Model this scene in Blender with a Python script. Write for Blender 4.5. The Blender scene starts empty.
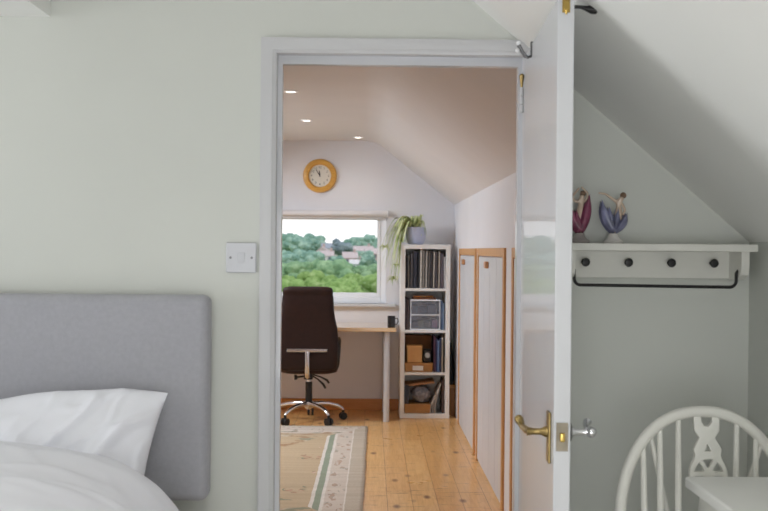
import bpy, bmesh, math, random
from mathutils import Vector, Matrix, noise
R = math.radians
PI = math.pi
random.seed(7)
scene = bpy.context.scene
COL = scene.collection

# ------------------------------------------------------------------ materials
def lin(c):
    if isinstance(c, str):
        c = [int(c[i:i + 2], 16) for i in (0, 2, 4)]
    o = []
    for v in c:
        v = v / 255.0
        o.append(v / 12.92 if v <= 0.04045 else ((v + 0.055) / 1.055) ** 2.4)
    return (o[0], o[1], o[2], 1.0)

class NT:
    def __init__(s, name):
        s.m = bpy.data.materials.new(name); s.m.use_nodes = True
        s.t = s.m.node_tree; s.n = s.t.nodes; s.l = s.t.links
        s.b = next(x for x in s.n if x.type == 'BSDF_PRINCIPLED')
        s.out = next(x for x in s.n if x.type == 'OUTPUT_MATERIAL')
    def add(s, typ, **kw):
        n = s.n.new(typ)
        for k, v in kw.items(): setattr(n, k, v)
        return n
    def set(s, sock, v):
        if hasattr(v, 'is_linked') or isinstance(v, bpy.types.NodeSocket): s.l.new(v, sock)
        else: sock.default_value = v
    def math(s, op, a, b=None, c=None):
        n = s.add('ShaderNodeMath', operation=op)
        s.set(n.inputs[0], a)
        if b is not None: s.set(n.inputs[1], b)
        if c is not None: s.set(n.inputs[2], c)
        return n.outputs[0]
    def mix(s, fac, a, b, mode='MIX'):
        n = s.add('ShaderNodeMix', data_type='RGBA', blend_type=mode)
        s.set(n.inputs[0], fac); s.set(n.inputs[6], a); s.set(n.inputs[7], b)
        return n.outputs[2]
    def coord(s, which='Object', scale=None, loc=None, rot=None):
        tc = s.add('ShaderNodeTexCoord')
        if scale is None and loc is None and rot is None: return tc.outputs[which]
        mp = s.add('ShaderNodeMapping')
        if scale: mp.inputs['Scale'].default_value = scale
        if loc: mp.inputs['Location'].default_value = loc
        if rot: mp.inputs['Rotation'].default_value = rot
        s.l.new(tc.outputs[which], mp.inputs[0])
        return mp.outputs[0]
    def noise(s, vec, scale, detail=3, rough=0.5, dist=0):
        n = s.add('ShaderNodeTexNoise')
        s.l.new(vec, n.inputs['Vector'])
        n.inputs['Scale'].default_value = scale; n.inputs['Detail'].default_value = detail
        n.inputs['Roughness'].default_value = rough; n.inputs['Distortion'].default_value = dist
        return n.outputs['Fac']
    def ramp(s, fac, stops, interp='LINEAR'):
        n = s.add('ShaderNodeValToRGB'); cr = n.color_ramp; cr.interpolation = interp
        while len(cr.elements) < len(stops): cr.elements.new(0.5)
        for e, (p, c) in zip(cr.elements, stops): e.position = p; e.color = c
        s.l.new(fac, n.inputs[0]); return n.outputs[0]
    def bump(s, h, strength, dist=0.01):
        n = s.add('ShaderNodeBump'); n.inputs['Strength'].default_value = strength
        n.inputs['Distance'].default_value = dist
        s.l.new(h, n.inputs['Height']); s.l.new(n.outputs[0], s.b.inputs['Normal'])

def mat(name, rgb, rough=0.5, metal=0.0, coat=0.0, var=0.06, vscale=6.0, bump=None, stretch=(1, 1, 1), spec=0.5, sheen=0):
    t = NT(name)
    c = lin(rgb)
    co = t.coord('Object', scale=stretch)
    f = t.noise(co, vscale, 4)
    d = tuple(max(0, x * (1 - 2 * var)) for x in c[:3]) + (1,)
    e = tuple(min(1, x * (1 + 2 * var)) for x in c[:3]) + (1,)
    t.l.new(t.ramp(f, [(0.3, d), (0.7, e)]), t.b.inputs['Base Color'])
    t.b.inputs['Roughness'].default_value = rough
    t.b.inputs['Metallic'].default_value = metal
    t.b.inputs['Coat Weight'].default_value = coat
    t.b.inputs['Coat Roughness'].default_value = 0.05
    t.b.inputs['Specular IOR Level'].default_value = spec
    t.b.inputs['Sheen Weight'].default_value = sheen
    if bump: t.bump(t.noise(co, bump[0], 3), bump[1], bump[2] if len(bump) > 2 else 0.002)
    return t.m

def emis(name, rgb, st):
    t = NT(name)
    t.b.inputs['Base Color'].default_value = lin(rgb)
    t.b.inputs['Emission Color'].default_value = lin(rgb)
    t.b.inputs['Emission Strength'].default_value = st
    return t.m

def wood_mat(name, a, b, rough=0.4, axis='Y', scale=5, coat=0.0):
    t = NT(name)
    st = {'X': (1, 9, 9), 'Y': (9, 1, 9), 'Z': (9, 9, 1)}[axis]
    co = t.coord('Object', scale=st)
    f = t.noise(co, scale, 5, 0.6, 0.6)
    t.l.new(t.ramp(f, [(0.3, lin(a)), (0.7, lin(b))]), t.b.inputs['Base Color'])
    t.b.inputs['Roughness'].default_value = rough
    t.b.inputs['Coat Weight'].default_value = coat
    t.bump(f, 0.08, 0.002)
    return t.m

def glass_mat(name, tint=(1, 1, 1, 1), refl=0.06):
    t = NT(name)
    tr = t.add('ShaderNodeBsdfTransparent'); tr.inputs[0].default_value = tint
    gl = t.add('ShaderNodeBsdfGlossy'); gl.inputs['Roughness'].default_value = 0.02
    fr = t.add('ShaderNodeFresnel'); fr.inputs[0].default_value = 1.08
    mx = t.add('ShaderNodeMixShader')
    t.l.new(fr.outputs[0], mx.inputs[0]); t.l.new(tr.outputs[0], mx.inputs[1]); t.l.new(gl.outputs[0], mx.inputs[2])
    t.l.new(mx.outputs[0], t.out.inputs[0])
    return t.m

M = {}
M['sage'] = mat('sage_wall_paint', (212, 214, 208), 0.85, var=0.01, vscale=2, bump=(220, 0.05, 0.001))
M['white_ceiling'] = mat('ceiling_paint', (238, 238, 235), 0.9, var=0.01, vscale=2, bump=(200, 0.05, 0.001))
M['office_wall'] = mat('office_wall_paint', (226, 225, 228), 0.85, var=0.01, vscale=2, bump=(200, 0.05, 0.001))
M['office_ceiling'] = mat('office_ceiling_paint', (224, 222, 223), 0.9, var=0.01, vscale=2)
M['gloss_white'] = mat('white_gloss_paint', (204, 204, 206), 0.45, var=0.01, vscale=3, coat=0.05)
M['door_white'] = mat('white_door_gloss', (213, 214, 218), 0.5, var=0.01, vscale=3, coat=0.45, spec=0.3)
M['door_white'].node_tree.nodes['Principled BSDF'].inputs['Coat Roughness'].default_value = 0.03
M['satin_white'] = mat('white_satin_paint', (226, 225, 218), 0.4, var=0.015, vscale=4)
M['table_white'] = mat('white_table_paint', (228, 228, 224), 0.4, var=0.01, coat=0.15)
M['upvc'] = mat('white_plastic', (246, 247, 250), 0.3, var=0.01)
M['switch'] = mat('white_switch_plastic', (204, 205, 210), 0.3, var=0.01)
M['screw'] = mat('dull_screw_metal', (120, 120, 122), 0.4, 0.8)
M['brass'] = mat('aged_brass', (158, 136, 90), 0.36, 1.0, var=0.15, vscale=30)
M['bronze'] = mat('dull_bronze', (128, 120, 106), 0.4, 1.0, var=0.1, vscale=30)
M['brass_bright'] = mat('brass', (184, 156, 88), 0.25, 1.0, var=0.08, vscale=30)
M['chrome'] = mat('chrome', (222, 222, 226), 0.12, 1.0, var=0.02)
M['steel'] = mat('brushed_steel', (160, 160, 158), 0.35, 1.0, var=0.05)
M['black_metal'] = mat('black_metal', (34, 33, 34), 0.4, 0.3, var=0.05)
M['black_plastic'] = mat('black_plastic', (26, 25, 26), 0.45, var=0.05)
M['headboard'] = mat('grey_upholstery', (168, 168, 174), 0.95, var=0.02, vscale=90, bump=(500, 0.25, 0.001), sheen=0.15)
M['linen'] = mat('white_cotton', (238, 239, 246), 0.9, var=0.01, vscale=5, bump=(300, 0.06, 0.001))
M['mattress'] = mat('mattress_cloth', (225, 222, 218), 0.9, var=0.02)
M['leather'] = mat('brown_leather', (40, 20, 15), 0.5, spec=0.3, var=0.1, vscale=20, bump=(160, 0.15, 0.002))
M['shelf_white'] = mat('white_foil', (232, 230, 226), 0.35, var=0.01)
M['pine_frame'] = wood_mat('pine_trim', (196, 140, 84), (214, 164, 108), 0.45, 'Z')
M['pine_skirt'] = wood_mat('pine_skirting', (190, 122, 58), (206, 142, 76), 0.4, 'X')
M['pine_knob'] = wood_mat('pine_knob', (186, 130, 86), (206, 152, 106), 0.45, 'Z')
M['desk_wood'] = wood_mat('desk_birch', (212, 170, 116), (226, 188, 136), 0.18, 'X', coat=1.0)
M['clock_wood'] = wood_mat('clock_oak', (204, 148, 62), (226, 174, 88), 0.4, 'X', scale=8)
M['board_wood'] = wood_mat('board_wood', (150, 104, 62), (176, 128, 82), 0.5, 'X')
M['crate_wood'] = wood_mat('crate_wood', (156, 108, 60), (182, 132, 80), 0.5, 'Z')
M['kraft'] = mat('kraft_card', (172, 124, 74), 0.8, var=0.05, vscale=12)
M['kraft_dark'] = mat('brown_card', (122, 82, 48), 0.8, var=0.08, vscale=12)
M['kraft_light'] = mat('pale_kraft_card', (202, 154, 98), 0.8, var=0.04, vscale=12)
M['paper'] = mat('paper', (228, 222, 214), 0.8, var=0.02)
M['pot'] = mat('lilac_ceramic', (190, 196, 222), 0.3, var=0.03, coat=0.4)
M['soil'] = mat('soil', (60, 44, 34), 0.95, var=0.3, vscale=40)
M['dial'] = mat('clock_dial', (226, 222, 210), 0.5, var=0.02)
M['ink'] = mat('black_ink', (36, 34, 34), 0.6)
M['mug'] = mat('black_glaze', (20, 20, 22), 0.2, coat=0.5)
M['blind'] = mat('blind_cloth', (226, 222, 222), 0.8, var=0.02, bump=(300, 0.1, 0.001))
M['cupboard'] = mat('white_cupboard_paint', (206, 206, 209), 0.45, var=0.015)
M['carpet'] = mat('carpet', (226, 222, 214), 1.0, var=0.08, vscale=90, bump=(300, 0.5, 0.004))
M['glass'] = glass_mat('window_glass')
M['lamp_glow'] = emis('lamp_glow', (255, 244, 230), 6.0)
M['porcelain'] = mat('porcelain', (206, 184, 164), 0.25, coat=0.5, var=0.03)
M['hair'] = mat('glazed_brown', (120, 92, 70), 0.3, coat=0.4)
M['magenta'] = mat('magenta_glaze', (128, 56, 86), 0.3, coat=0.6, var=0.2, vscale=30)
M['violet'] = mat('violet_glaze', (118, 120, 150), 0.3, coat=0.6, var=0.25, vscale=25)
M['glaze_white'] = mat('white_glaze', (222, 218, 212), 0.25, coat=0.5, var=0.03)
M['glaze_grey'] = mat('grey_glaze', (160, 152, 148), 0.3, coat=0.4, var=0.06)
M['leaf'] = None

def clear_plastic():
    t = NT('clear_plastic')
    tr = t.add('ShaderNodeBsdfTransparent'); tr.inputs[0].default_value = (0.80, 0.82, 0.86, 1)
    mx = t.add('ShaderNodeMixShader')
    t.b.inputs['Base Color'].default_value = lin((190, 192, 200)); t.b.inputs['Roughness'].default_value = 0.15
    mx.inputs[0].default_value = 0.2
    t.l.new(tr.outputs[0], mx.inputs[1]); t.l.new(t.b.outputs[0], mx.inputs[2]); t.l.new(mx.outputs[0], t.out.inputs[0])
    return t.m
M['clear'] = clear_plastic()

def leaf_mat():
    t = NT('spider_plant_leaf')
    co = t.coord('Object')
    f = t.noise(co, 14, 2)
    t.l.new(t.ramp(f, [(0.35, lin((134, 154, 84))), (0.50, lin((200, 210, 148))), (0.64, lin((220, 224, 180)))]), t.b.inputs['Base Color'])
    t.b.inputs['Roughness'].default_value = 0.5
    return t.m
M['leaf'] = leaf_mat()

def floor_mat():
    t = NT('pine_floorboards')
    tc = t.add('ShaderNodeTexCoord'); sx = t.add('ShaderNodeSeparateXYZ'); t.l.new(tc.outputs['Object'], sx.inputs[0])
    cb = t.add('ShaderNodeCombineXYZ'); t.l.new(sx.outputs[1], cb.inputs[0]); t.l.new(sx.outputs[0], cb.inputs[1])
    br = t.add('ShaderNodeTexBrick'); t.l.new(cb.outputs[0], br.inputs['Vector'])
    br.offset = 0.37; br.offset_frequency = 3
    for k, v in {'Scale': 1.0, 'Brick Width': 2.7, 'Row Height': 0.142, 'Mortar Size': 0.0022, 'Mortar Smooth': 0.6, 'Bias': 0.0}.items():
        br.inputs[k].default_value = v
    br.inputs['Color1'].default_value = lin((218, 164, 98)); br.inputs['Color2'].default_value = lin((234, 188, 126))
    br.inputs['Mortar'].default_value = lin((158, 104, 56))
    g = t.noise(t.coord('Object', scale=(26, 1.6, 1)), 2.2, 5, 0.65, 1.2)
    grain = t.ramp(g, [(0.28, (0.74, 0.62, 0.48, 1)), (0.6, (1, 1, 1, 1))])
    col = t.mix(0.8, br.outputs['Color'], grain, 'MULTIPLY')
    # knots
    vo = t.add('ShaderNodeTexVoronoi'); t.l.new(t.coord('Object', scale=(7.5, 3.4, 1)), vo.inputs['Vector']); vo.inputs['Scale'].default_value = 1.0
    vo.inputs['Randomness'].default_value = 1.0
    kd = t.ramp(vo.outputs['Distance'], [(0.06, (1, 1, 1, 1)), (0.20, (0, 0, 0, 1))])
    col = t.mix(kd, col, lin((116, 66, 32)))
    # cross cracks and worn streaks
    cr = t.noise(t.coord('Object', scale=(3.2, 26, 1), loc=(3, 1, 0)), 1.5, 3, 0.5, 0.8)
    ck = t.ramp(cr, [(0.625, (0, 0, 0, 1)), (0.69, (1, 1, 1, 1))])
    col = t.mix(t.math('MULTIPLY', ck, 0.75), col, lin((128, 76, 38)))
    t.l.new(col, t.b.inputs['Base Color'])
    rr = t.noise(t.coord('Object'), 5, 3)
    t.l.new(t.math('MULTIPLY_ADD', rr, 0.2, 0.22), t.b.inputs['Roughness'])
    t.b.inputs['Coat Weight'].default_value = 0.35; t.b.inputs['Coat Roughness'].default_value = 0.18
    t.bump(br.outputs['Fac'], -0.25, 0.002)
    return t.m
M['floor'] = floor_mat()

RUG_W, RUG_L = 1.70, 3.10
def rug_mat():
    t = NT('woven_rug')
    tc = t.add('ShaderNodeTexCoord'); sx = t.add('ShaderNodeSeparateXYZ'); t.l.new(tc.outputs['Object'], sx.inputs[0])
    ux = t.math('SUBTRACT', RUG_W / 2, t.math('ABSOLUTE', sx.outputs[0]))
    uy = t.math('SUBTRACT', RUG_L / 2, t.math('ABSOLUTE', sx.outputs[1]))
    e = t.math('MINIMUM', ux, t.math('MULTIPLY', uy, 0.66))
    wob = t.math('MULTIPLY', t.math('SUBTRACT', t.noise(tc.outputs['Object'], 9, 2), 0.5), 0.012)
    e = t.math('ADD', e, wob)
    S = 2.0
    es = t.math('MULTIPLY', e, S)
    edge = lin((184, 170, 152)); white = lin((214, 206, 196)); pink = lin((200, 186, 172)); green = lin((140, 148, 128)); field = lin((184, 162, 132))
    side = t.ramp(es, [(0.0, edge), (0.100 * S, white), (0.108 * S, pink), (0.222 * S, white), (0.242 * S, green), (0.278 * S, white), (0.300 * S, field)], 'CONSTANT')
    ends = t.ramp(es, [(0.0, edge), (0.022 * S, white), (0.030 * S, pink), (0.150 * S, white), (0.165 * S, pink), (0.215 * S, edge), (0.24 * S, field)], 'CONSTANT')
    is_end = t.math('LESS_THAN', t.math('MULTIPLY', uy, 0.66), ux)
    base = t.mix(is_end, side, ends)
    vo = t.add('ShaderNodeTexVoronoi'); t.l.new(t.coord('Object', scale=(17, 7, 1)), vo.inputs['Vector']); vo.inputs['Scale'].default_value = 1.0
    n1 = t.noise(t.coord('Object', scale=(26, 13, 1)), 1.0, 3, 0.6)
    fl = t.math('MULTIPLY', t.math('LESS_THAN', vo.outputs['Distance'], 0.40), t.math('GREATER_THAN', n1, 0.5))
    inb = t.math('MULTIPLY', t.math('GREATER_THAN', e, 0.112), t.math('LESS_THAN', e, 0.218))
    inb = t.math('MAXIMUM', inb, t.math('MULTIPLY', is_end, t.math('MULTIPLY', t.math('GREATER_THAN', e, 0.035), t.math('LESS_THAN', e, 0.30))))
    motif = t.ramp(t.noise(t.coord('Object', scale=(9, 9, 1)), 1.0, 1), [(0.35, lin((150, 128, 112))), (0.5, lin((174, 136, 112))), (0.62, lin((140, 140, 126)))])
    col = t.mix(t.math('MULTIPLY', t.math('MULTIPLY', fl, inb), 0.7), base, motif)
    dash = t.noise(t.coord('Object', scale=(6, 11, 1), loc=(2, 5, 0)), 1.0, 2)
    dz = t.math('MULTIPLY', is_end, t.math('MULTIPLY', t.math('GREATER_THAN', e, 0.17), t.math('LESS_THAN', e, 0.62)))
    col = t.mix(t.math('MULTIPLY', dz, t.math('MULTIPLY', t.math('GREATER_THAN', dash, 0.52), 0.75)), col, t.ramp(t.noise(t.coord('Object', scale=(5, 9, 1)), 1.0, 1), [(0.42, lin((150, 112, 78))), (0.5, lin((196, 180, 158))), (0.58, lin((120, 128, 108)))]))
    # sprays in the field
    v2 = t.add('ShaderNodeTexVoronoi'); t.l.new(t.coord('Object', scale=(3.2, 3.2, 1), loc=(0.4, 0.2, 0)), v2.inputs['Vector']); v2.inputs['Scale'].default_value = 1.0
    nz = t.noise(tc.outputs['Object'], 22, 2)
    spot = t.math('MULTIPLY', t.math('LESS_THAN', v2.outputs['Distance'], 0.30), t.math('GREATER_THAN', nz, 0.56))
    inf = t.math('GREATER_THAN', e, 0.31)
    sc = t.ramp(t.noise(tc.outputs['Object'], 7, 1), [(0.4, lin((96, 116, 96))), (0.5, lin((168, 116, 90))), (0.62, lin((212, 186, 170)))])
    col = t.mix(t.math('MULTIPLY', t.math('MULTIPLY', spot, inf), 0.8), col, sc)
    weave = t.noise(t.coord('Object', scale=(60, 200, 1)), 1.0, 2)
    col = t.mix(0.5, col, t.ramp(weave, [(0.3, (0.8, 0.8, 0.8, 1)), (0.7, (1.1, 1.1, 1.1, 1))]), 'MULTIPLY')
    rib = t.noise(t.coord('Object', scale=(0.8, 20, 1)), 1.0, 2)
    col = t.mix(0.35, col, t.ramp(rib, [(0.35, (0.8, 0.78, 0.74, 1)), (0.65, (1.1, 1.1, 1.1, 1))]), 'MULTIPLY')
    t.l.new(col, t.b.inputs['Base Color']); t.b.inputs['Roughness'].default_value = 0.95
    t.bump(weave, 0.4, 0.003)
    return t.m
M['rug'] = rug_mat()
M['fringe'] = mat('rug_fringe', (222, 214, 200), 0.95, var=0.08, vscale=50)

def foliage_mat(name, a, b, c, scale=0.6):
    t = NT(name)
    co = t.coord('Object')
    f = t.noise(co, scale, 6, 0.7)
    t.l.new(t.ramp(f, [(0.3, lin(a)), (0.5, lin(b)), (0.7, lin(c))]), t.b.inputs['Base Color'])
    t.b.inputs['Roughness'].default_value = 0.9; t.b.inputs['Specular IOR Level'].default_value = 0.1
    t.bump(t.noise(co, scale * 4, 4, 0.7), 0.9, 0.6)
    return t.m
M['f_near'] = foliage_mat('near_leaves', (88, 128, 62), (164, 196, 116), (214, 230, 164), 2.2)  # darkest tone paints the shade in gaps between leaves
M['f_mid'] = foliage_mat('mid_leaves_hazed', (88, 126, 92), (150, 182, 138), (196, 218, 168), 1.8)  # dark end paints shaded gaps; paler greens carry the valley haze
M['f_far'] = foliage_mat('far_leaves_hazed', (96, 134, 122), (152, 184, 164), (192, 214, 190), 1.4)  # haze is put into these pale blue greens, shaded gaps into the darkest
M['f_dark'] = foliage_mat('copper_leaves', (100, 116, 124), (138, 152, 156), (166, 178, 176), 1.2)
M['bark'] = mat('bark', (96, 80, 66), 0.95)
M['meadow'] = foliage_mat('meadow', (96, 120, 74), (122, 146, 92), (140, 160, 108), 0.15)
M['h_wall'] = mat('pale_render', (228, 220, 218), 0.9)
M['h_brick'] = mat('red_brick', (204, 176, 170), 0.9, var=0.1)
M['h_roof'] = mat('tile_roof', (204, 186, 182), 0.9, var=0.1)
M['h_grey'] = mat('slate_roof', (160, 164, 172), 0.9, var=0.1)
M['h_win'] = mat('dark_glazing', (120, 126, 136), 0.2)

# ------------------------------------------------------------------ mesh builder
class MB:
    def __init__(s): s.bm = bmesh.new(); s.wn = False
    def box(s, x0, x1, y0, y1, z0, z1, bev=0.0, seg=2, mi=0):
        vs = [s.bm.verts.new(p) for p in ((x0, y0, z0), (x1, y0, z0), (x1, y1, z0), (x0, y1, z0), (x0, y0, z1), (x1, y0, z1), (x1, y1, z1), (x0, y1, z1))]
        fs = [s.bm.faces.new([vs[i] for i in q]) for q in ((3, 2, 1, 0), (4, 5, 6, 7), (0, 1, 5, 4), (1, 2, 6, 5), (2, 3, 7, 6), (3, 0, 4, 7))]
        for f in fs: f.material_index = mi
        if bev > 0:
            s.wn = True
            es = list({e for f in fs for e in f.edges})
            bmesh.ops.bevel(s.bm, geom=es, offset=bev, segments=seg, affect='EDGES', profile=0.5)
        return s
    def obox(s, mtx, dims, bev=0.0, seg=2):
        t = MB(); a, b, c = dims
        t.box(-a / 2, a / 2, -b / 2, b / 2, -c / 2, c / 2, bev, seg)
        t.bm.transform(mtx); s.merge(t); return s
    def merge(s, o):
        me = bpy.data.meshes.new('tmp'); o.bm.to_mesh(me); s.bm.from_mesh(me); bpy.data.meshes.remove(me); o.bm.free()
        return s
    def tube(s, pts, r, n=12, cap=True, sx=1.0):
        pts = [Vector(p) for p in pts]; m = len(pts)
        rr = r if isinstance(r, (list, tuple)) else [r] * m
        up = None; rings = []
        for i, p in enumerate(pts):
            d = (pts[min(i + 1, m - 1)] - pts[max(i - 1, 0)]).normalized()
            if up is None:
                up = Vector((0, 0, 1)) if abs(d.z) < 0.9 else Vector((0, 1, 0))
            a = d.cross(up).normalized(); b = a.cross(d).normalized(); up = b
            rings.append([s.bm.verts.new(p + (a * math.cos(2 * PI * k / n) * sx + b * math.sin(2 * PI * k / n)) * rr[i]) for k in range(n)])
        for i in range(m - 1):
            for k in range(n):
                s.bm.faces.new((rings[i][k], rings[i][(k + 1) % n], rings[i + 1][(k + 1) % n], rings[i + 1][k]))
        if cap:
            s.bm.faces.new(rings[0][::-1]); s.bm.faces.new(rings[-1])
        return s
    def lathe(s, prof, c=(0, 0, 0), n=32, mtx=None):
        rings = []; c = Vector(c); mtx = mtx or Matrix()
        for r, z in prof:
            if r < 1e-6: rings.append([s.bm.verts.new(c + mtx @ Vector((0, 0, z)))])
            else: rings.append([s.bm.verts.new(c + mtx @ Vector((r * math.cos(2 * PI * k / n), r * math.sin(2 * PI * k / n), z))) for k in range(n)])
        for a, b in zip(rings, rings[1:]):
            for k in range(n):
                k2 = (k + 1) % n
                if len(a) == 1 and len(b) == 1: continue
                if len(a) == 1: s.bm.faces.new((a[0], b[k2], b[k]))
                elif len(b) == 1: s.bm.faces.new((a[k], a[k2], b[0]))
                else: s.bm.faces.new((a[k], a[k2], b[k2], b[k]))
        return s
    def loft(s, secs, n=32, cap=True):
        """secs: (z, cx, cy, half width, half depth, exponent)"""
        rings = []
        for z, cx, cy, hw, hd, ex in secs:
            ring = []
            for k in range(n):
                a = 2 * PI * k / n; c, q = math.cos(a), math.sin(a)
                ring.append(s.bm.verts.new((cx + hw * math.copysign(abs(c) ** (2 / ex), c), cy + hd * math.copysign(abs(q) ** (2 / ex), q), z)))
            rings.append(ring)
        for a, b in zip(rings, rings[1:]):
            for k in range(n): s.bm.faces.new((a[k], a[(k + 1) % n], b[(k + 1) % n], b[k]))
        if cap: s.bm.faces.new(rings[0][::-1]); s.bm.faces.new(rings[-1])
        return s
    def grid(s, nu, nv, fn):
        g = [[s.bm.verts.new(fn(i / nu, j / nv)) for j in range(nv + 1)] for i in range(nu + 1)]
        for i in range(nu):
            for j in range(nv): s.bm.faces.new((g[i][j], g[i + 1][j], g[i + 1][j + 1], g[i][j + 1]))
        return g
    def prism(s, poly, fn0, fn1):
        a = [s.bm.verts.new(fn0(p)) for p in poly]; b = [s.bm.verts.new(fn1(p)) for p in poly]; n = len(poly)
        s.bm.faces.new(a[::-1]); s.bm.faces.new(b)
        for k in range(n): s.bm.faces.new((a[k], a[(k + 1) % n], b[(k + 1) % n], b[k]))
        return s
    def ball(s, c, r, sub=3, sc=(1, 1, 1)):
        bmesh.ops.create_icosphere(s.bm, subdivisions=sub, radius=r, matrix=Matrix.Translation(c) @ Matrix.Diagonal((*sc, 1)))
        return s
    def xf(s, m): s.bm.transform(m); return s
    def build(s, name, m, parent=None, smooth=35, local=False, origin=None):
        bm = s.bm
        bmesh.ops.remove_doubles(bm, verts=bm.verts, dist=1e-6)
        bmesh.ops.recalc_face_normals(bm, faces=bm.faces)
        loc = Vector((0, 0, 0))
        if parent is not None:
            if not local: bm.transform(world(parent).inverted())
        else:
            if origin is None:
                xs = [v.co for v in bm.verts]
                loc = Vector(((min(v.x for v in xs) + max(v.x for v in xs)) / 2, (min(v.y for v in xs) + max(v.y for v in xs)) / 2, min(v.z for v in xs)))
            else: loc = Vector(origin)
            bm.transform(Matrix.Translation(-loc))
        me = bpy.data.meshes.new(name); bm.to_mesh(me); bm.free()
        for x in (m if isinstance(m, (list, tuple)) else [m]): me.materials.append(x)
        if smooth:
            for p in me.polygons: p.use_smooth = True
            me.set_sharp_from_angle(angle=R(smooth))
        o = bpy.data.objects.new(name, me); COL.objects.link(o)
        if s.wn and smooth:
            wm = o.modifiers.new('normals', 'WEIGHTED_NORMAL'); wm.keep_sharp = True; wm.weight = 100
        if parent is not None: o.parent = parent
        else: o.location = loc
        return o

def world(o):
    m = o.matrix_basis.copy()
    while o.parent is not None:
        o = o.parent; m = o.matrix_basis @ m
    return m

def tag(o, label=None, cat=None, group=None, kind=None):
    if label: o['label'] = label
    if cat: o['category'] = cat
    if group: o['group'] = group
    if kind: o['kind'] = kind
    return o

def thing(name, label, cat, loc, rz=0, group=None, kind=None):
    o = bpy.data.objects.new(name, None); COL.objects.link(o)
    o.empty_display_size = 0.1
    o.location = loc; o.rotation_euler = (0, 0, rz)
    return tag(o, label, cat, group, kind)

def dup(root, loc, label, group=None, rz=None):
    r = root.copy(); COL.objects.link(r); r.location = loc
    if rz is not None: r.rotation_euler = (0, 0, rz)
    r['label'] = label
    if group: r['group'] = group
    for ch in list(root.children):
        if ch.type == 'LIGHT': continue
        c = ch.copy(); COL.objects.link(c); c.parent = r
        for g in ch.children:
            d = g.copy(); COL.objects.link(d); d.parent = c
    return r

def struct(name, mb, m, label, cat, smooth=35):
    o = mb.build(name, m, smooth=smooth)
    return tag(o, label, cat, kind='structure')

# ------------------------------------------------------------------ bedroom shell
# camera at the origin of X and Y, 1.42 m above the floor; doorway wall at Y = 3
WY0, WY1 = 3.0, 3.15
OX0, OX1, OZ = -0.295, 0.4625, 2.005          # rough opening
def wall_with_opening(y0, y1, x0, x1, z1):
    w = MB()
    w.box(x0, OX0, y0, y1, 0, z1); w.box(OX1, x1, y0, y1, 0, z1); w.box(OX0, OX1, y0, y1, OZ, z1)
    return w
struct('wall_doorway', wall_with_opening(WY0, 3.075, -4.5, 1.3, 2.6), M['sage'], 'sage green painted bedroom wall around the open doorway', 'wall')
struct('wall_office_near', wall_with_opening(3.075, WY1, -2.7, 1.3, 2.6), M['office_wall'], 'white painted office side of the doorway wall', 'wall')

# knee wall, slope and flat ceiling of the bedroom
KX = 1.089
struct('wall_right', MB().box(KX, KX + 0.1, -2.1, 3.0, 0, 1.7), M['sage'], 'low sage wall under the sloping ceiling at the right edge', 'wall')
SL = 0.852                                       # slope of the ceiling, z per x
def zs(x): return 2.137 - SL * (x - 0.285)
xt = 0.285 - (2.40 - 2.137) / SL
struct('ceiling_slope', MB().prism([(xt, 2.4), (KX + 0.15, zs(KX + 0.15)), (KX + 0.15, zs(KX + 0.15) + 0.13), (xt, 2.53)], lambda p: (p[0], -2.1, p[1]), lambda p: (p[0], 3.0, p[1])), M['white_ceiling'], 'white sloping bedroom ceiling behind the open door', 'ceiling')
struct('ceiling', MB().box(-4.5, xt, -2.1, 3.0, 2.40, 2.55), M['white_ceiling'], 'flat white bedroom ceiling', 'ceiling')
struct('floor', MB().box(-4.5, 1.3, -2.1, 3.0, -0.1, 0.0), M['carpet'], 'beige carpeted bedroom floor', 'floor')
# left wall with the dormer window, and wall behind the camera
BW = (-4.4, 0.7, 2.7, 0.30, 2.0)               # x, y0, y1, z0, z1
w = MB(); w.box(-4.5, -4.4, -2.1, BW[1], 0, 2.6); w.box(-4.5, -4.4, BW[2], 3.0, 0, 2.6); w.box(-4.5, -4.4, BW[1], BW[2], 0, BW[3]); w.box(-4.5, -4.4, BW[1], BW[2], BW[4], 2.6)
struct('wall_left', w, M['sage'], 'sage bedroom wall with the dormer window', 'wall')
RW = (-1.1, 0.68, 0.04, 1.76)  # opening for the added glazed doors
w = MB(); w.box(-4.5, RW[0], -2.2, -2.1, 0, 2.6); w.box(RW[1], 1.3, -2.2, -2.1, 0, 2.6); w.box(RW[0], RW[1], -2.2, -2.1, 0, RW[2]); w.box(RW[0], RW[1], -2.2, -2.1, RW[3], 2.6)
struct('wall_rear', w, M['sage'], 'sage bedroom wall behind the viewer', 'wall')
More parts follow.
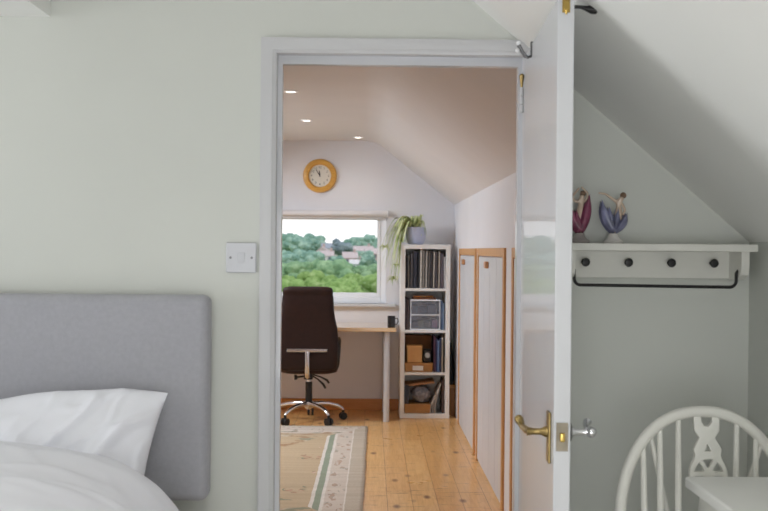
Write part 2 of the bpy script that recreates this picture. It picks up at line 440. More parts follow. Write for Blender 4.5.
# boxed dormer soffit at the top left
b = MB().box(-4.4, -0.914, 0.9, 3.0, 2.075, 2.40)
struct('trim_1', b, M['white_ceiling'], 'white boxed-in dormer soffit at the top left corner', 'beam')
def window_frame(name, label, axis, a0, a1, z0, z1, pos, n, depth=0.07, fw=0.055):
    root = thing(name, label, 'window', ((a0 + a1) / 2, pos, z0) if axis == 'x' else (pos, (a0 + a1) / 2, z0), kind='structure')
    f = MB()
    def bx(p0, p1, q0, q1, d0=pos, d1=pos + depth, bev=0.006):
        if axis == 'x': f.box(p0, p1, d0, d1, q0, q1, bev)
        else: f.box(d0, d1, p0, p1, q0, q1, bev)
    bx(a0, a0 + fw, z0, z1); bx(a1 - fw, a1, z0, z1); bx(a0 + fw, a1 - fw, z0, z0 + fw); bx(a0 + fw, a1 - fw, z1 - fw, z1)
    for k in range(1, n):
        x = a0 + (a1 - a0) * k / n; bx(x - fw / 2, x + fw / 2, z0 + fw, z1 - fw)
    f.build('window_frame', M['upvc'], root)
    g = MB()
    if axis == 'x': g.box(a0 + fw * .6, a1 - fw * .6, pos + depth / 2 - .003, pos + depth / 2 + .003, z0 + fw * .6, z1 - fw * .6)
    else: g.box(pos + depth / 2 - .003, pos + depth / 2 + .003, a0 + fw * .6, a1 - fw * .6, z0 + fw * .6, z1 - fw * .6)
    g.build('pane', M['glass'], root, smooth=0)
    return root
window_frame('window_2', 'white framed dormer window in the left bedroom wall', 'y', BW[1], BW[2], BW[3], BW[4], -4.485, 2)
window_frame('added_window_3', 'added unseen glazed doors behind the viewer', 'x', RW[0], RW[1], RW[2], RW[3], -2.185, 2)  # doors added out of view to let fill light into the bedroom

# door lining, stop and architraves
LX0, LX1, LZ = -0.270, 0.4375, 1.980
w = MB()
w.box(OX0, LX0, 2.998, 3.152, 0, OZ); w.box(LX1, OX1, 2.998, 3.152, 0, OZ); w.box(LX0, LX1, 2.998, 3.152, LZ, OZ)
w.box(LX0, LX0 + 0.013, 3.042, 3.075, 0, LZ - 0.024); w.box(LX1 - 0.012, LX1, 3.042, 3.075, 0, LZ - 0.024); w.box(LX0, LX1, 3.042, 3.075, LZ - 0.024, LZ)
struct('trim_2', w, M['door_white'], 'white painted door lining and stop inside the doorway', 'door frame', smooth=0)
def arch_profile(u):          # u across the face, outer edge first -> projection
    return [(0, 0), (0, 0.019), (0.010, 0.0205), (0.026, 0.016), (0.032, 0.017), (0.038, 0.013), (0.043, 0.011), (0.0435, 0)]
def architrave(yw, sgn):
    t = MB(); P = arch_profile(0); W = 0.0435
    path = []
    xo0, xo1, zo = LX0 - W, LX1 + W, LZ - 0.003 + W
    rings = []
    for (px, pz, dx, dz) in ((xo0, 0, 1, 0), (xo0, zo, 1, -1), (xo1, zo, -1, -1), (xo1, 0, -1, 0)):
        rings.append([t.bm.verts.new((px + dx * u, yw + sgn * d, pz + dz * u)) for u, d in P])
    for a, bq in zip(rings, rings[1:]):
        for k in range(len(P) - 1): t.bm.faces.new((a[k], a[k + 1], bq[k + 1], bq[k]))
    t.bm.faces.new(rings[0]); t.bm.faces.new(rings[-1])
    return t
struct('trim_3', architrave(3.0, -1), M['gloss_white'], 'white moulded architrave framing the bedroom side of the doorway', 'door frame')
struct('trim_4', architrave(3.15, 1), M['gloss_white'], 'white architrave on the office side of the doorway', 'door frame')
# skirting in the bedroom
w = MB().box(-4.4, LX0 - 0.044, 2.984, 3.0, 0, 0.12, 0.003); w.box(LX1 + 0.044, KX, 2.984, 3.0, 0, 0.12, 0.003)
struct('baseboard_bedroom', w, M['gloss_white'], 'white skirting board along the bedroom wall', 'baseboard')

# ------------------------------------------------------------------ the open door
DA = R(-92.4)
door = thing('door_1', 'white gloss door standing open towards the viewer', 'door', (0.4325, 2.972, 0.0), DA, kind='structure')
DL, DT = 0.690, 0.037
MB().box(0, DL, 0, DT, 0.008, 1.972, 0.003).build('door_leaf', M['door_white'], door, local=True)
def lever(dy, mirror, m_plate, m_lever, plate_l, plate_w, ball=False):
    s = -1 if mirror else 1; y0 = 0 if mirror else DT
    h = 1.017; cx = DL - 0.060
    p = MB()
    if plate_l: p.box(cx - plate_w / 2, cx + plate_w / 2, min(y0, y0 + s * .006), max(y0, y0 + s * .006), h - 0.068, h + plate_l - 0.068, 0.002)
    else: p.lathe([(0, 0), (0.026, 0), (0.026, 0.004), (0.020, 0.010), (0.012, 0.012), (0, 0.012)], (cx, y0, h), 28, Matrix.Rotation(-s * PI / 2, 3, 'X'))
    hd = p.build('door_handle', m_plate, door, local=True)
    if plate_l: hd['label'] = 'brass door handle on a long backplate'
    else: hd['label'] = 'chrome door handle on the far face'
    l = MB()
    l.tube([(cx, y0, h), (cx, y0 + s * .012, h), (cx, y0 + s * .020, h), (cx, y0 + s * .045, h), (cx, y0 + s * .052, h)], [.013, .012, .0075, .0075, .010], 16)
    pts = [(cx, y0 + s * .044, h), (cx - .016, y0 + s * .050, h), (cx - .036, y0 + s * .054, h + .002), (cx - .060, y0 + s * .055, h), (cx - .074, y0 + s * .057, h + .006), (cx - .080, y0 + s * .060, h + .011)]
    l.tube(pts, [.009, .0085, .0075, .007, .0085, .010], 14)
    if ball: l.ball((cx, y0 + s * .055, h), .0125, 3)
    else: l.ball((cx - .082, y0 + s * .061, h + .014), .0105, 3)
    l.build('lever', m_lever, hd, local=True)
lever(0, True, M['brass'], M['brass'], 0.113, 0.040)
lever(0, False, M['steel'], M['chrome'], 0, 0, True)
lp = MB().box(DL, DL + .0018, DT / 2 - .013, DT / 2 + .013, 0.985, 1.047, 0.0005).build('latch_plate', M['bronze'], door, local=True)
lb = MB(); lb.box(DL + .001, DL + .011, DT / 2 - .006, DT / 2 + .006, 1.006, 1.026, 0.003)
lb.build('latch_bolt', M['brass_bright'], lp, local=True)
fb = MB().box(DL, DL + .002, DT / 2 - .0085, DT / 2 + .0085, 1.940, 1.972, 0.0005)
fb.box(DL + .002, DL + .006, DT / 2 - .0055, DT / 2 + .0055, 1.946, 1.966, 0.001)
fb.tube([(DL + .003, DT / 2, 1.944), (DL + .003, DT / 2, 1.935)], [.004, .0015], 10)
fb.build('flush_bolt', M['brass_bright'], door, local=True)
for z0 in (1.812, 0.20):
    hg = MB()
    for k in range(3): hg.tube([(-.006, -.006, z0 + .001 + k * .024), (-.006, -.006, z0 + .023 + k * .024)], .0058, 14)
    hp = hg.build('hinge', M['gloss_white'], door, local=True)
    hg = MB(); hg.tube([(-.006, -.006, z0 + .074), (-.006, -.006, z0 + .092), (-.006, -.006, z0 + .106), (-.006, -.006, z0 + .112)], [.0035, .0055, .0075, .004], 14)
    hg.build('hinge_pin', M['brass'], hp, local=True)['label'] = 'brass hinge pin'
# black coat hook screwed to the far face, near the free top corner
ch = MB()
ch.tube([(DL - .055, DT, 1.966), (DL - .055, DT + .004, 1.966)], .011, 20)
ch.tube([(DL - .055, DT, 1.966), (DL - .055, DT + .022, 1.965), (DL - .055, DT + .034, 1.962), (DL - .055, DT + .046, 1.960), (DL - .055, DT + .056, 1.959), (DL - .055, DT + .061, 1.959)], [.0040, .0040, .0060, .0105, .0095, .004], 16)
ch.build('coat_hook', M['black_metal'], door, local=True)['label'] = 'black knobbed coat hook'
# over-door double hook near the hinge side
hk = thing('over_door_hook', 'steel double hook hung over the top of the open door', 'hook', (0.4325, 2.972, 0), DA)
hx = 0.19
h = MB()
h.box(hx - .008, hx + .008, -.0036, -.0012, 1.935, 1.9755, .0006); h.box(hx - .008, hx + .008, -.0036, DT + .0036, 1.9732, 1.9755, .0006); h.box(hx - .008, hx + .008, DT + .0012, DT + .0036, 1.955, 1.9755, .0006)
h.build('strap', M['screw'], hk, local=True)
for dx in (-.012, .012):
    a = MB()
    a.tube([(hx, -.004, 1.938), (hx + dx * .5, -.010, 1.934), (hx + dx, -.018, 1.938), (hx + dx, -.026, 1.950), (hx + dx, -.032, 1.962), (hx + dx, -.036, 1.968)], [.003] * 6, 10)
    p = a.build('hook_arm', M['screw'], hk, local=True)
    MB().ball((hx + dx, -.037, 1.955 if dx < 0 else 1.970), .0062, 2).build('hook_ball', M['upvc'], p, local=True)

# ------------------------------------------------------------------ light switch
sw = thing('light_switch', 'square white single light switch beside the door frame', 'light switch', (-.3655, 3.0, 1.352))
MB().box(-.409, -.323, 2.9885, 3.0, 1.352, 1.438, .0035, 3).build('plate', M['switch'], sw)
rk = MB().box(-.3755, -.3565, 2.9865, 2.9895, 1.3775, 1.4105, .0012)
rk.xf(Matrix.Translation((0, 2.988, 1.394)) @ Matrix.Rotation(R(7), 4, 'X') @ Matrix.Translation((0, -2.988, -1.394)))
rk.build('rocker', M['switch'], sw)
MB().lathe([(0, .0006), (.0022, .0006), (.0022, 0)], (-.3660, 2.9862, 1.4045), 14, Matrix.Rotation(PI / 2, 3, 'X')).build('indicator', M['screw'], sw)
for x in (-.396, -.336):
    MB().lathe([(0, .0004), (.0032, .0004), (.0036, 0)], (x, 2.9884, 1.395), 16, Matrix.Rotation(PI / 2, 3, 'X')).build('screw', M['screw'], sw)

# ------------------------------------------------------------------ bed
bed = thing('bed', 'double bed with a grey upholstered headboard against the sage wall', 'bed', (-1.14, 1.9, 0))
hb = MB().box(-1.86, -.445, 2.905, 2.992, .718, 1.290, .024, 5)
hb.build('headboard', M['headboard'], bed, smooth=50)['label'] = 'grey fabric headboard'
MB().box(-1.82, -.50, .86, 2.85, .12, .42, .02, 3).build('bed_base', M['headboard'], bed)
MB().box(-1.82, -.50, .86, 2.85, .42, .70, .05, 4).build('mattress', M['mattress'], bed)
for x in (-1.5, -.8): MB().box(x - .04, x + .04, 2.91, 2.95, .02, .80, .003).build('strut', M['black_metal'], bed)
for x in (-1.74, -.58):
    for y in (.94, 2.76): MB().tube([(x, y, 0), (x, y, .125)], [.02, .03], 16).build('leg', M['black_plastic'], bed)

def nz(x, y, z=0.0): return noise.noise(Vector((x, y, z)))
def pillow_mesh():
    t = MB()
    HW, HH = .37, .235
    def f(side):
        def g(u, v):
            a, c = u * 2 - 1, v * 2 - 1
            body = max(0, (1 - abs(a) ** 2.6)) ** .55 * max(0, (1 - abs(c) ** 2.4)) ** .55
            th = .085 * body
            pinch = 1 - .07 * (1 - abs(c) ** 2) * abs(a) ** 4
            pinch2 = 1 + .05 * (1 - abs(a) ** 2) * abs(c) ** 4
            x, z = a * HW * pinch, c * HH * pinch2
            wr = .010 * nz(a * 3 + c * 2.2, c * 2 - a * 1.1, side * 3) * (1 - body * .3)
            r = math.hypot(a - .75, c + .6)
            fold = .016 * math.exp(-((a - .30 - (c + .2) * -.45) / .07) ** 2) * math.exp(-((c - .05) / .5) ** 2) + .012 * math.exp(-((a + .12 - (c) * .35) / .06) ** 2) * math.exp(-((c + .2) / .5) ** 2) + .012 * math.exp(-((a - .62 - c * .25) / .05) ** 2) * math.exp(-((c - .1) / .5) ** 2)
            if side > 0:
                for (sx_, sy_, sd_, am) in ((2.2, 1.6, 7, .020), (4.2, 3.0, 11, .010)):
                    q = nz(a * sx_ - c * sy_ * .9, c * sy_ * .5 + a * sx_ * .35, sd_)
                    wr += am * max(0, 1 - abs(q) * 5) * (.4 + .6 * abs(a))
            y = -side * (th + (wr + (fold if side > 0 else 0)) * min(1, body * 2.5))
            return (x, y, z)
        return g
    t.grid(96, 64, f(1)); t.grid(96, 64, f(-1))
    bmesh.ops.remove_doubles(t.bm, verts=t.bm.verts, dist=1e-4)
    return t
pw = pillow_mesh()
pw.xf(Matrix.Translation((-.922, 2.715, .852)) @ Matrix.Rotation(R(4), 4, 'Y') @ Matrix.Rotation(R(-27), 4, 'X'))
for v in pw.bm.verts:
    v.co.z += -.004 - .19 * max(0, (-.66 - v.co.x)) + .012 * nz(v.co.x * 4, 5, 1)
    v.co.y = min(v.co.y, 2.893)
tag(pw.build('pillow', M['linen'], smooth=80), 'white cotton pillow propped against the grey headboard', 'pillow')

def duvet_mesh():
    t = MB()
    X0, X1, Y0, Y1 = -1.95, -.412, .75, 2.66
    def fz(x, y):
        dx = max(0, X1 - x); dy = max(0, Y1 - y)
        f = math.sqrt(max(0, 1 - (1 - min(1, dx / .42)) ** 2)); g = math.sqrt(max(0, 1 - (1 - min(1, dy / .13)) ** 2))
        z = .50 + .447 * (.30 + .70 * f) * (.55 + .45 * g) if f > 0 else .50 + .447 * .3 * (.55 + .45 * g)
        amp = f * g
        q = nz(x * 1.6 + y * .8, y * 3.2 - x * 1.8, 9); z += amp * .012 * max(0, 1 - abs(q) * 3.5)
        q = nz(x * 4.4 + y * 1.5, y * 6 + x * 2.2, 3); z += amp * .007 * max(0, 1 - abs(q) * 4)
        z += amp * (.016 * nz(x * 3.1, y * 2.3) + .008 * nz(x * 7 + y * 3, y * 5, 4))
        for (cx, cy, ang, L, wd, h) in ((-.58, 2.24, 14, .085, .012, .010), (-.50, 2.10, 18, .06, .010, .012), (-.68, 2.33, 8, .10, .014, .006), (-.74, 2.14, 12, .12, .016, .007), (-.84, 2.30, 5, .12, .018, .005)):
            c, s_ = math.cos(R(ang)), math.sin(R(ang)); a = (x - cx) * c + (y - cy) * s_; bq = -(x - cx) * s_ + (y - cy) * c
            z += h * math.exp(-(a / L) ** 2 - (bq / wd) ** 2)
        return z
    nu, nv = 110, 120
    g = t.grid(nu, nv, lambda u, v: (X0 + (X1 - X0) * (1 - (1 - u) ** 1.5), Y0 + (Y1 - Y0) * v, fz(X0 + (X1 - X0) * (1 - (1 - u) ** 1.5), Y0 + (Y1 - Y0) * v)))
    # hanging side and hem
    prev = [g[nu][j] for j in range(nv + 1)]
    for k, (dz, dx) in enumerate(((.10, .012), (.2, .016), (.28, .014))):
        cur = [t.bm.verts.new((X1 + dx + .012 * nz(j * .12, k * 2), Y0 + (Y1 - Y0) * j / nv, prev[j].co.z - .09)) for j in range(nv + 1)]
        for j in range(nv): t.bm.faces.new((prev[j], cur[j], cur[j + 1], prev[j + 1]))
        prev = cur
    return t
dv = duvet_mesh().build('duvet', M['linen'], smooth=80)
md = dv.modifiers.new('thick', 'SOLIDIFY'); md.thickness = .02; md.offset = -1
tag(dv, 'puffy white duvet spread over the bed below the pillow', 'duvet')

# ------------------------------------------------------------------ peg shelf, right of the door
ps = thing('peg_shelf', 'white wall shelf with black pegs and a black hanging rail', 'shelf', (.80, 3.0, 1.34))
MB().box(.530, 1.068, 2.872, 3.0, 1.4235, 1.4445, .003).build('shelf_board', M['satin_white'], ps)
MB().box(.545, 1.052, 2.985, 3.0, 1.347, 1.4235, .002).build('back_panel', M['satin_white'], ps)
for x0 in (.545, 1.026):
    MB().prism([(2.985, 1.4235), (2.885, 1.4235), (2.885, 1.385), (2.895, 1.360), (2.92, 1.346), (2.985, 1.344)], lambda p: (x0, p[0], p[1]), lambda p: (x0 + .022, p[0], p[1])).build('bracket', M['satin_white'], ps)
for x in (.6095, .7315, .8535, .9745):
    MB().lathe([(0, 0), (.006, 0), (.0055, .016), (.0105, .022), (.0125, .029), (.010, .035), (0, .037)], (x, 2.986, 1.391), 24, Matrix.Rotation(PI / 2, 3, 'X')).build('peg', M['black_metal'], ps)
def arc(c, r, a0, a1, n, ax='xz'):
    o = []
    for i in range(n + 1):
        a = R(a0 + (a1 - a0) * i / n); o.append((c[0] + r * math.cos(a), c[1], c[2] + r * math.sin(a)))
    return o
rl = [(.558, 2.915, 1.378), (.565, 2.915, 1.377), (.569, 2.915, 1.370)] + arc((.587, 2.915, 1.346), .018, 180, 270, 6) + arc((1.004, 2.915, 1.343), .018, 270, 360, 6) + [(1.022, 2.915, 1.364), (1.026, 2.915, 1.370), (1.034, 2.915, 1.372)]
MB().tube(rl, .0045, 12).build('rail', M['black_metal'], ps)

# dancer figurines
def figurine(x, y, label, m_dress, m_base, flip, up):
    z = 1.4445
    root = thing('dancer_figurine', label, 'figurine', (x, y, z), 0, 'porcelain dancers on the peg shelf')
    bs = MB().lathe([(0, 0), (.026, 0), (.027, .006), (.020, .011), (.014, .018), (.012, .026), (0, .028)], (x, y, z), 28)
    bs.build('base', m_base, root)
    # body: one skinned surface
    s = flip
    if up:
        V = [(0, 0, .026), (.002 * s, 0, .055), (0, 0, .078), (.002 * s, 0, .098), (.004 * s, 0, .112), (.006 * s, 0, .128), (-.012 * s, 0, .108), (-.022 * s, -.004, .122), (-.002 * s, 0, .146), (.016 * s, 0, .112), (.020 * s, -.003, .132), (.002 * s, -.003, .149)]
    else:
        V = [(0, 0, .026), (.006 * s, 0, .050), (.012 * s, 0, .070), (.014 * s, 0, .092), (.013 * s, -.002, .106), (.023 * s, -.004, .124), (-.004 * s, 0, .118), (-.022 * s, -.003, .130), (-.042 * s, -.004, .133), (.022 * s, -.003, .104), (.029 * s, -.006, .088), (.022 * s, -.008, .074)]
    E = [(0, 1), (1, 2), (2, 3), (3, 4), (4, 5), (4, 6), (6, 7), (7, 8), (4, 9), (9, 10), (10, 11)]
    rad = [.010, .012, .012, .009, .005, .0085, .0042, .0032, .0026, .0042, .0032, .0026]
    me = bpy.data.meshes.new('figure'); me.from_pydata([(a, b_, c) for a, b_, c in V], E, []); me.update()
    o = bpy.data.objects.new('figure', me); COL.objects.link(o)
    sk = o.modifiers.new('skin', 'SKIN'); sd = o.modifiers.new('sub', 'SUBSURF'); sd.levels = 2; sd.render_levels = 2
    for i, q in enumerate(rad): me.skin_vertices[0].data[i].radius = (q, q)
    me.skin_vertices[0].data[0].use_root = True
    dg = bpy.context.evaluated_depsgraph_get(); ev = o.evaluated_get(dg); nm = bpy.data.meshes.new_from_object(ev)
    bpy.data.objects.remove(o)
    nm.materials.clear(); nm.materials.append(M['porcelain']); 
    for p in nm.polygons: p.use_smooth = True
    o = bpy.data.objects.new('figure', nm); COL.objects.link(o); o.parent = root
    hd = V[5]
    MB().ball((x + hd[0] + .002 * s, y + hd[1] + .004, z + hd[2] + .003), .0088, 2, (1, .9, 1)).build('hair', M['hair'], root)
    # flying skirt: pointed folded petals wrapping the legs
    d = MB()
    petals = [(-.034, .112, .020), (-.014, .094, .016), (.010, .090, .015), (.034, .078 if not up else .116, .017)] if not up else [(-.030, .100, .020), (-.012, .086, .016), (.008, .080, .014), (.024, .128, .018)]
    for i, (tx, tz, wd) in enumerate(petals):
        for yy in (-.008, .008):
            def g(u, v, tx=tx, tz=tz, wd=wd, yy=yy):
                a = v * 2 - 1
                ww = wd * math.sin(PI * min(1, .12 + .88 * u)) ** .8
                px = tx * s * u ** .75 + a * ww * .8; pz = .030 + (tz - .030) * u + .004 * math.cos(a * 3)
                return (x + px, y + yy * (1.4 - u) - .010 * (1 - a * a) * (1 if yy < 0 else -1), z + pz)
            d.grid(12, 8, g)
    dr = d.build('dress', m_dress, root, smooth=60)
    mo = dr.modifiers.new('thick', 'SOLIDIFY'); mo.thickness = .002
    root.scale = (1.06, 1.06, 1.06)
    return root
figurine(.587, 2.935, 'porcelain dancer in a magenta dress beside the open door', M['magenta'], M['glaze_grey'], 1, True)
figurine(.682, 2.935, 'porcelain dancer in a violet blue dress with outstretched arm', M['violet'], M['glaze_white'], 1, False)

# ------------------------------------------------------------------ wheelback chair
CX0, CY0 = .828, 2.56
wc = thing('wheelback_chair', 'white painted wheelback armchair behind the white table', 'chair', (CX0, 2.38, 0))
lean = 0.16
def cb(dx, z, dy=0): return (CX0 + dx, CY0 + lean * (z - .80) + dy, z)
hoop = []
for i in range(41):
    a = R(180 - 180 * i / 40)
    hoop.append(cb(.212 * math.copysign(abs(math.cos(a)) ** .9, math.cos(a)), .738 + .288 * math.sin(a) ** .92))
hoop = [cb(-.190, .455), cb(-.203, .60)] + hoop + [cb(.203, .60), cb(.190, .455)]
MB().tube(hoop, .0125, 12, sx=1.15).build('hoop', M['satin_white'], wc)
def hoop_z(dx): return .74 + .290 * max(0, 1 - (abs(dx) / .212) ** 2.15) ** .48
for tx, bx in ((-.149, -.155), (-.106, -.120), (-.059, -.080), (.086, .055), (.132, .105), (.168, .145)):
    zt = hoop_z(tx)
    zz = [.455 + (zt - .455) * k / 8 for k in range(9)]
    MB().tube([cb(bx + (tx - bx) * k / 8, zz[k]) for k in range(9)], [.0062 + .0022 * math.sin(PI * k / 8) for k in range(9)], 10).build('spindle', M['satin_white'], wc)
for sg in (-1, 1):
    bx_ = -.132 if sg < 0 else .148
    zt = hoop_z(bx_)
    top = Vector(cb(bx_, zt)); bot = Vector((CX0 + .0 * sg, CY0 + .075, .455))
    MB().tube([bot.lerp(top, k / 6) for k in range(7)], .0062, 10).build('brace', M['satin_white'], wc)
# pierced wheel splat
def splat():
    cu = bpy.data.curves.new('splat', 'CURVE'); cu.dimensions = '2D'; cu.fill_mode = 'BOTH'; cu.extrude = .0055; cu.bevel_depth = .001; cu.bevel_resolution = 1
    def sp(pts):
        q = cu.splines.new('POLY'); q.points.add(len(pts) - 1); q.use_cyclic_u = True
        for p, (a, b_) in zip(q.points, pts): p.co = (a, b_, 0, 1)
    wr = .046
    half = [(.0315, .235), (.030, .184), (.018, .166), (.026, .152), (.034, .138), (.030, .124)]
    circ = [(wr * math.cos(R(a)), .080 + wr * math.sin(R(a))) for a in range(40, -91, -10)]
    low = [(.020, .026), (.026, -.01), (.022, -.05), (.030, -.12), (.032, -.34)]
    right = half + circ[:-4] + low
    notch = [(-.0145, .235), (-.0145, .204), (-.006, .193), (.006, .193), (.0145, .204), (.0145, .235)]
    outl = notch + right + [(-a, b_) for a, b_ in right[::-1]]
    sp(outl)
    sp([(-.0095, .133), (.0095, .133), (0, .153)])
    for k in range(6):
        a0, a1 = k * 60 + 7, k * 60 + 53
        ri, ro = .013, .036
        pts = [(ro * math.cos(R(a0 + (a1 - a0) * i / 6)), .080 + ro * math.sin(R(a0 + (a1 - a0) * i / 6))) for i in range(7)] + [(ri * math.cos(R(a1 - 10 - (a1 - a0 - 20) * i / 2)), .080 + ri * math.sin(R(a1 - 10 - (a1 - a0 - 20) * i / 2))) for i in range(3)]
        sp(pts)
    o = bpy.data.objects.new('tmp', cu); COL.objects.link(o)
    dg = bpy.context.evaluated_depsgraph_get(); me = bpy.data.meshes.new_from_object(o.evaluated_get(dg))
    bpy.data.objects.remove(o)
    t = MB(); t.bm.from_mesh(me); bpy.data.meshes.remove(me)
    return t
t = splat()
for v in t.bm.verts:
    a, b_, c = v.co; v.co = Vector(cb(a + .009, .797 + b_, c))
t.build('splat', M['satin_white'], wc)
# seat, arms, legs
MB().loft([(.425, CX0, 2.37, .19, .19, 2.6), (.435, CX0, 2.37, .215, .215, 2.6), (.452, CX0, 2.37, .22, .22, 2.6), (.458, CX0, 2.37, .205, .205, 2.6)], 40).build('seat', M['satin_white'], wc)
arm = [(CX0 - .275, 2.24, .735), (CX0 - .268, 2.34, .742), (CX0 - .252, 2.44, .750), (CX0 - .215, CY0 - .01, .755), (CX0 - .1, CY0 + .018, .757)]
arm = arm + [(2 * CX0 - a, b_, c) for a, b_, c in arm[::-1]]
MB().tube([(min(a, 1.07), b_, c) for a, b_, c in arm], .0125, 12, sx=1.0).build('arm_bow', M['satin_white'], wc)
for sg in (-1, 1):
    MB().tube([(CX0 + .17 * sg, 2.28, .455), (CX0 + .215 * sg, 2.27, .6), (CX0 + .235 * sg, 2.27, .737)], [.010, .013, .009], 12).build('arm_support', M['satin_white'], wc)
    for y, yb in ((2.24, 2.19), (2.50, 2.56)):
        MB().tube([(CX0 + .15 * sg, y, .43), (CX0 + .17 * sg, (y + yb) / 2, .25), (CX0 + .20 * sg, yb, 0)], [.014, .020, .012], 14).build('leg', M['satin_white'], wc)
for sg in (-1, 1): MB().tube([(CX0 + .175 * sg, 2.21, .2), (CX0 + .175 * sg, 2.535, .2)], .009, 10).build('stretcher', M['satin_white'], wc)

# ------------------------------------------------------------------ white table at the lower right
tb = thing('side_table', 'white painted table in the lower right corner before the armchair', 'table', (.91, 1.75, 0))
TX0, TX1, TY0, TY1, TZ = .727, 1.08, 1.15, 2.40, .907
MB().box(TX0, TX1, TY0, TY1, TZ - .026, TZ, .006, 3).build('top', M['table_white'], tb)
ap = MB().box(TX0 + .025, TX0 + .045, TY0 + .03, TY1 - .03, TZ - .115, TZ - .026, .002); ap.box(TX1 - .045, TX1 - .025, TY0 + .03, TY1 - .03, TZ - .115, TZ - .026, .002)
ap.box(TX0 + .045, TX1 - .045, TY0 + .03, TY0 + .05, TZ - .115, TZ - .026, .002); ap.box(TX0 + .045, TX1 - .045, TY1 - .05, TY1 - .03, TZ - .115, TZ - .026, .002)
ap.build('apron', M['satin_white'], tb)
for x in (TX0 + .025, TX1 - .065):
    for y in (TY0 + .03, TY1 - .34):
        MB().prism([(x, y), (x + .04, y), (x + .04, y + .04), (x, y + .04)], lambda p: (x + .02 + (p[0] - x - .02) * .6, y + .02 + (p[1] - y - .02) * .6, 0), lambda p: (p[0], p[1], TZ - .02)).build('leg', M['satin_white'], tb)

# ------------------------------------------------------------------ office shell
GY = 9.32
CZ = 2.385
AX, KXO, KZ = .040, .745, 1.826
ALX, LKX = -1.62, -2.335
WX0, WX1, WZ0, WZ1 = -1.55, .146, .945, 1.765
w = MB()
w.box(-2.6, WX0, GY, GY + .14, 0, 2.6); w.box(WX1, 1.3, GY, GY + .14, 0, 2.6); w.box(WX0, WX1, GY, GY + .14, 0, WZ0); w.box(WX0, WX1, GY, GY + .14, WZ1, 2.6)
struct('wall_gable', w, M['office_wall'], 'white office end wall with the wide window', 'wall')
struct('wall_office_right', MB().box(KXO, KXO + .1, WY1, GY, 0, 1.9), M['office_wall'], 'low white office wall above and between the cupboards', 'wall')
struct('wall_office_left', MB().box(LKX - .1, LKX, WY1, GY, 0, 1.9), M['office_wall'], 'low white office wall on the left', 'wall')
so = (CZ - KZ) / (KXO - AX)
cov = [(ALX, CZ), (AX - .075, CZ), (AX - .045, CZ - .004), (AX - .01, CZ - .014), (AX + .025, CZ - so * .025 - .008), (AX + .06, CZ - so * .06)]
cov += [(KXO + .1, CZ - so * (KXO + .1 - AX))]
cov += [(KXO + .1, CZ - so * (KXO + .1 - AX) + .2), (AX + .1, CZ + .2), (ALX, CZ + .2)]
struct('ceiling_office', MB().prism(cov, lambda p: (p[0], WY1, p[1]), lambda p: (p[0], GY, p[1])), M['office_ceiling'], 'white office ceiling with recessed lights, curving into the slope above the cupboards', 'ceiling')
sk = MB()
def lslope(y0, y1, s0, s1):
    def P(s_, o): return (LKX - .1 + (ALX - LKX + .1) * s_, KZ - so * .1 + (CZ - KZ + so * .1) * s_ + o)
    sk.prism([P(s0, 0), P(s1, 0), P(s1, .14), P(s0, .14)], lambda p: (p[0], y0, p[1]), lambda p: (p[0], y1, p[1]))
SKY = ((6.9, 8.1),)
yy = WY1
for a, b_ in SKY:
    lslope(yy, a, 0, 1); lslope(a, b_, 0, .2); lslope(a, b_, .85, 1); yy = b_
lslope(yy, GY, 0, 1)
struct('ceiling_office_left', sk, M['office_ceiling'], 'white sloping office ceiling with an added roof window', 'ceiling')
struct('floor_office', MB().box(-2.5, 1.3, 3.0, GY, -.1, 0), M['floor'], 'varnished orange pine floorboards of the office', 'floor')
struct('baseboard_gable', MB().box(LKX, KXO, GY - .02, GY, 0, .100, .004), M['pine_skirt'], 'pine skirting board below the office window', 'baseboard')
# unseen roof window added to light the office: frame and pane lying in the slope
for i, (a, b_) in enumerate(SKY):
    rw = thing('added_window_4', 'added unseen roof window in the left office slope', 'window', (-2.0, (a + b_) / 2, 2.0), kind='structure')
    def P(s_, o): return (LKX - .1 + (ALX - LKX + .1) * s_, KZ - so * .1 + (CZ - KZ + so * .1) * s_ + o)
    f = MB()
    for (s0, s1, y0, y1) in ((.2, .25, a, b_), (.80, .85, a, b_), (.25, .80, a, a + .05), (.25, .80, b_ - .05, b_)):
        f.prism([P(s0, .04), P(s1, .04), P(s1, .13), P(s0, .13)], lambda p: (p[0], y0, p[1]), lambda p: (p[0], y1, p[1]))
    f.build('window_frame', M['upvc'], rw)
    MB().prism([P(.24, .10), P(.81, .10), P(.81, .106), P(.24, .106)], lambda p: (p[0], a + .04, p[1]), lambda p: (p[0], b_ - .04, p[1])).build('pane', M['glass'], rw, smooth=0)

# gable window
wn = thing('window_1', 'wide white window looking out over trees and houses', 'window', (-.70, GY + .04, WZ0), kind='structure')
f = MB(); y0, y1 = GY + .035, GY + .105
for (a, b_, c, d) in ((WX0, WX0 + .05, WZ0, WZ1), (WX1 - .05, WX1, WZ0, WZ1), (WX0 + .05, WX1 - .05, WZ0, WZ0 + .055), (WX0 + .05, WX1 - .05, WZ1 - .045, WZ1), (-.95, -.89, WZ0 + .055, WZ1 - .045)):
    f.box(a, b_, y0, y1, c, d, .006)
f.build('window_frame', M['upvc'], wn)
for (a, b_) in ((WX0 + .05, -.95), (-.89, WX1 - .05)):
    s_ = MB()
    for q in ((a, a + .032, WZ0 + .055, WZ1 - .045), (b_ - .032, b_, WZ0 + .055, WZ1 - .045), (a + .032, b_ - .032, WZ0 + .055, WZ0 + .093), (a + .032, b_ - .032, WZ1 - .077, WZ1 - .045)):
        s_.box(q[0], q[1], y0 + .012, y1 - .012, q[2], q[3], .005)
    so_ = s_.build('sash', M['upvc'], wn)
    MB().box(a + .02, b_ - .02, GY + .067, GY + .073, WZ0 + .08, WZ1 - .07).build('pane', M['glass'], so_, smooth=0)
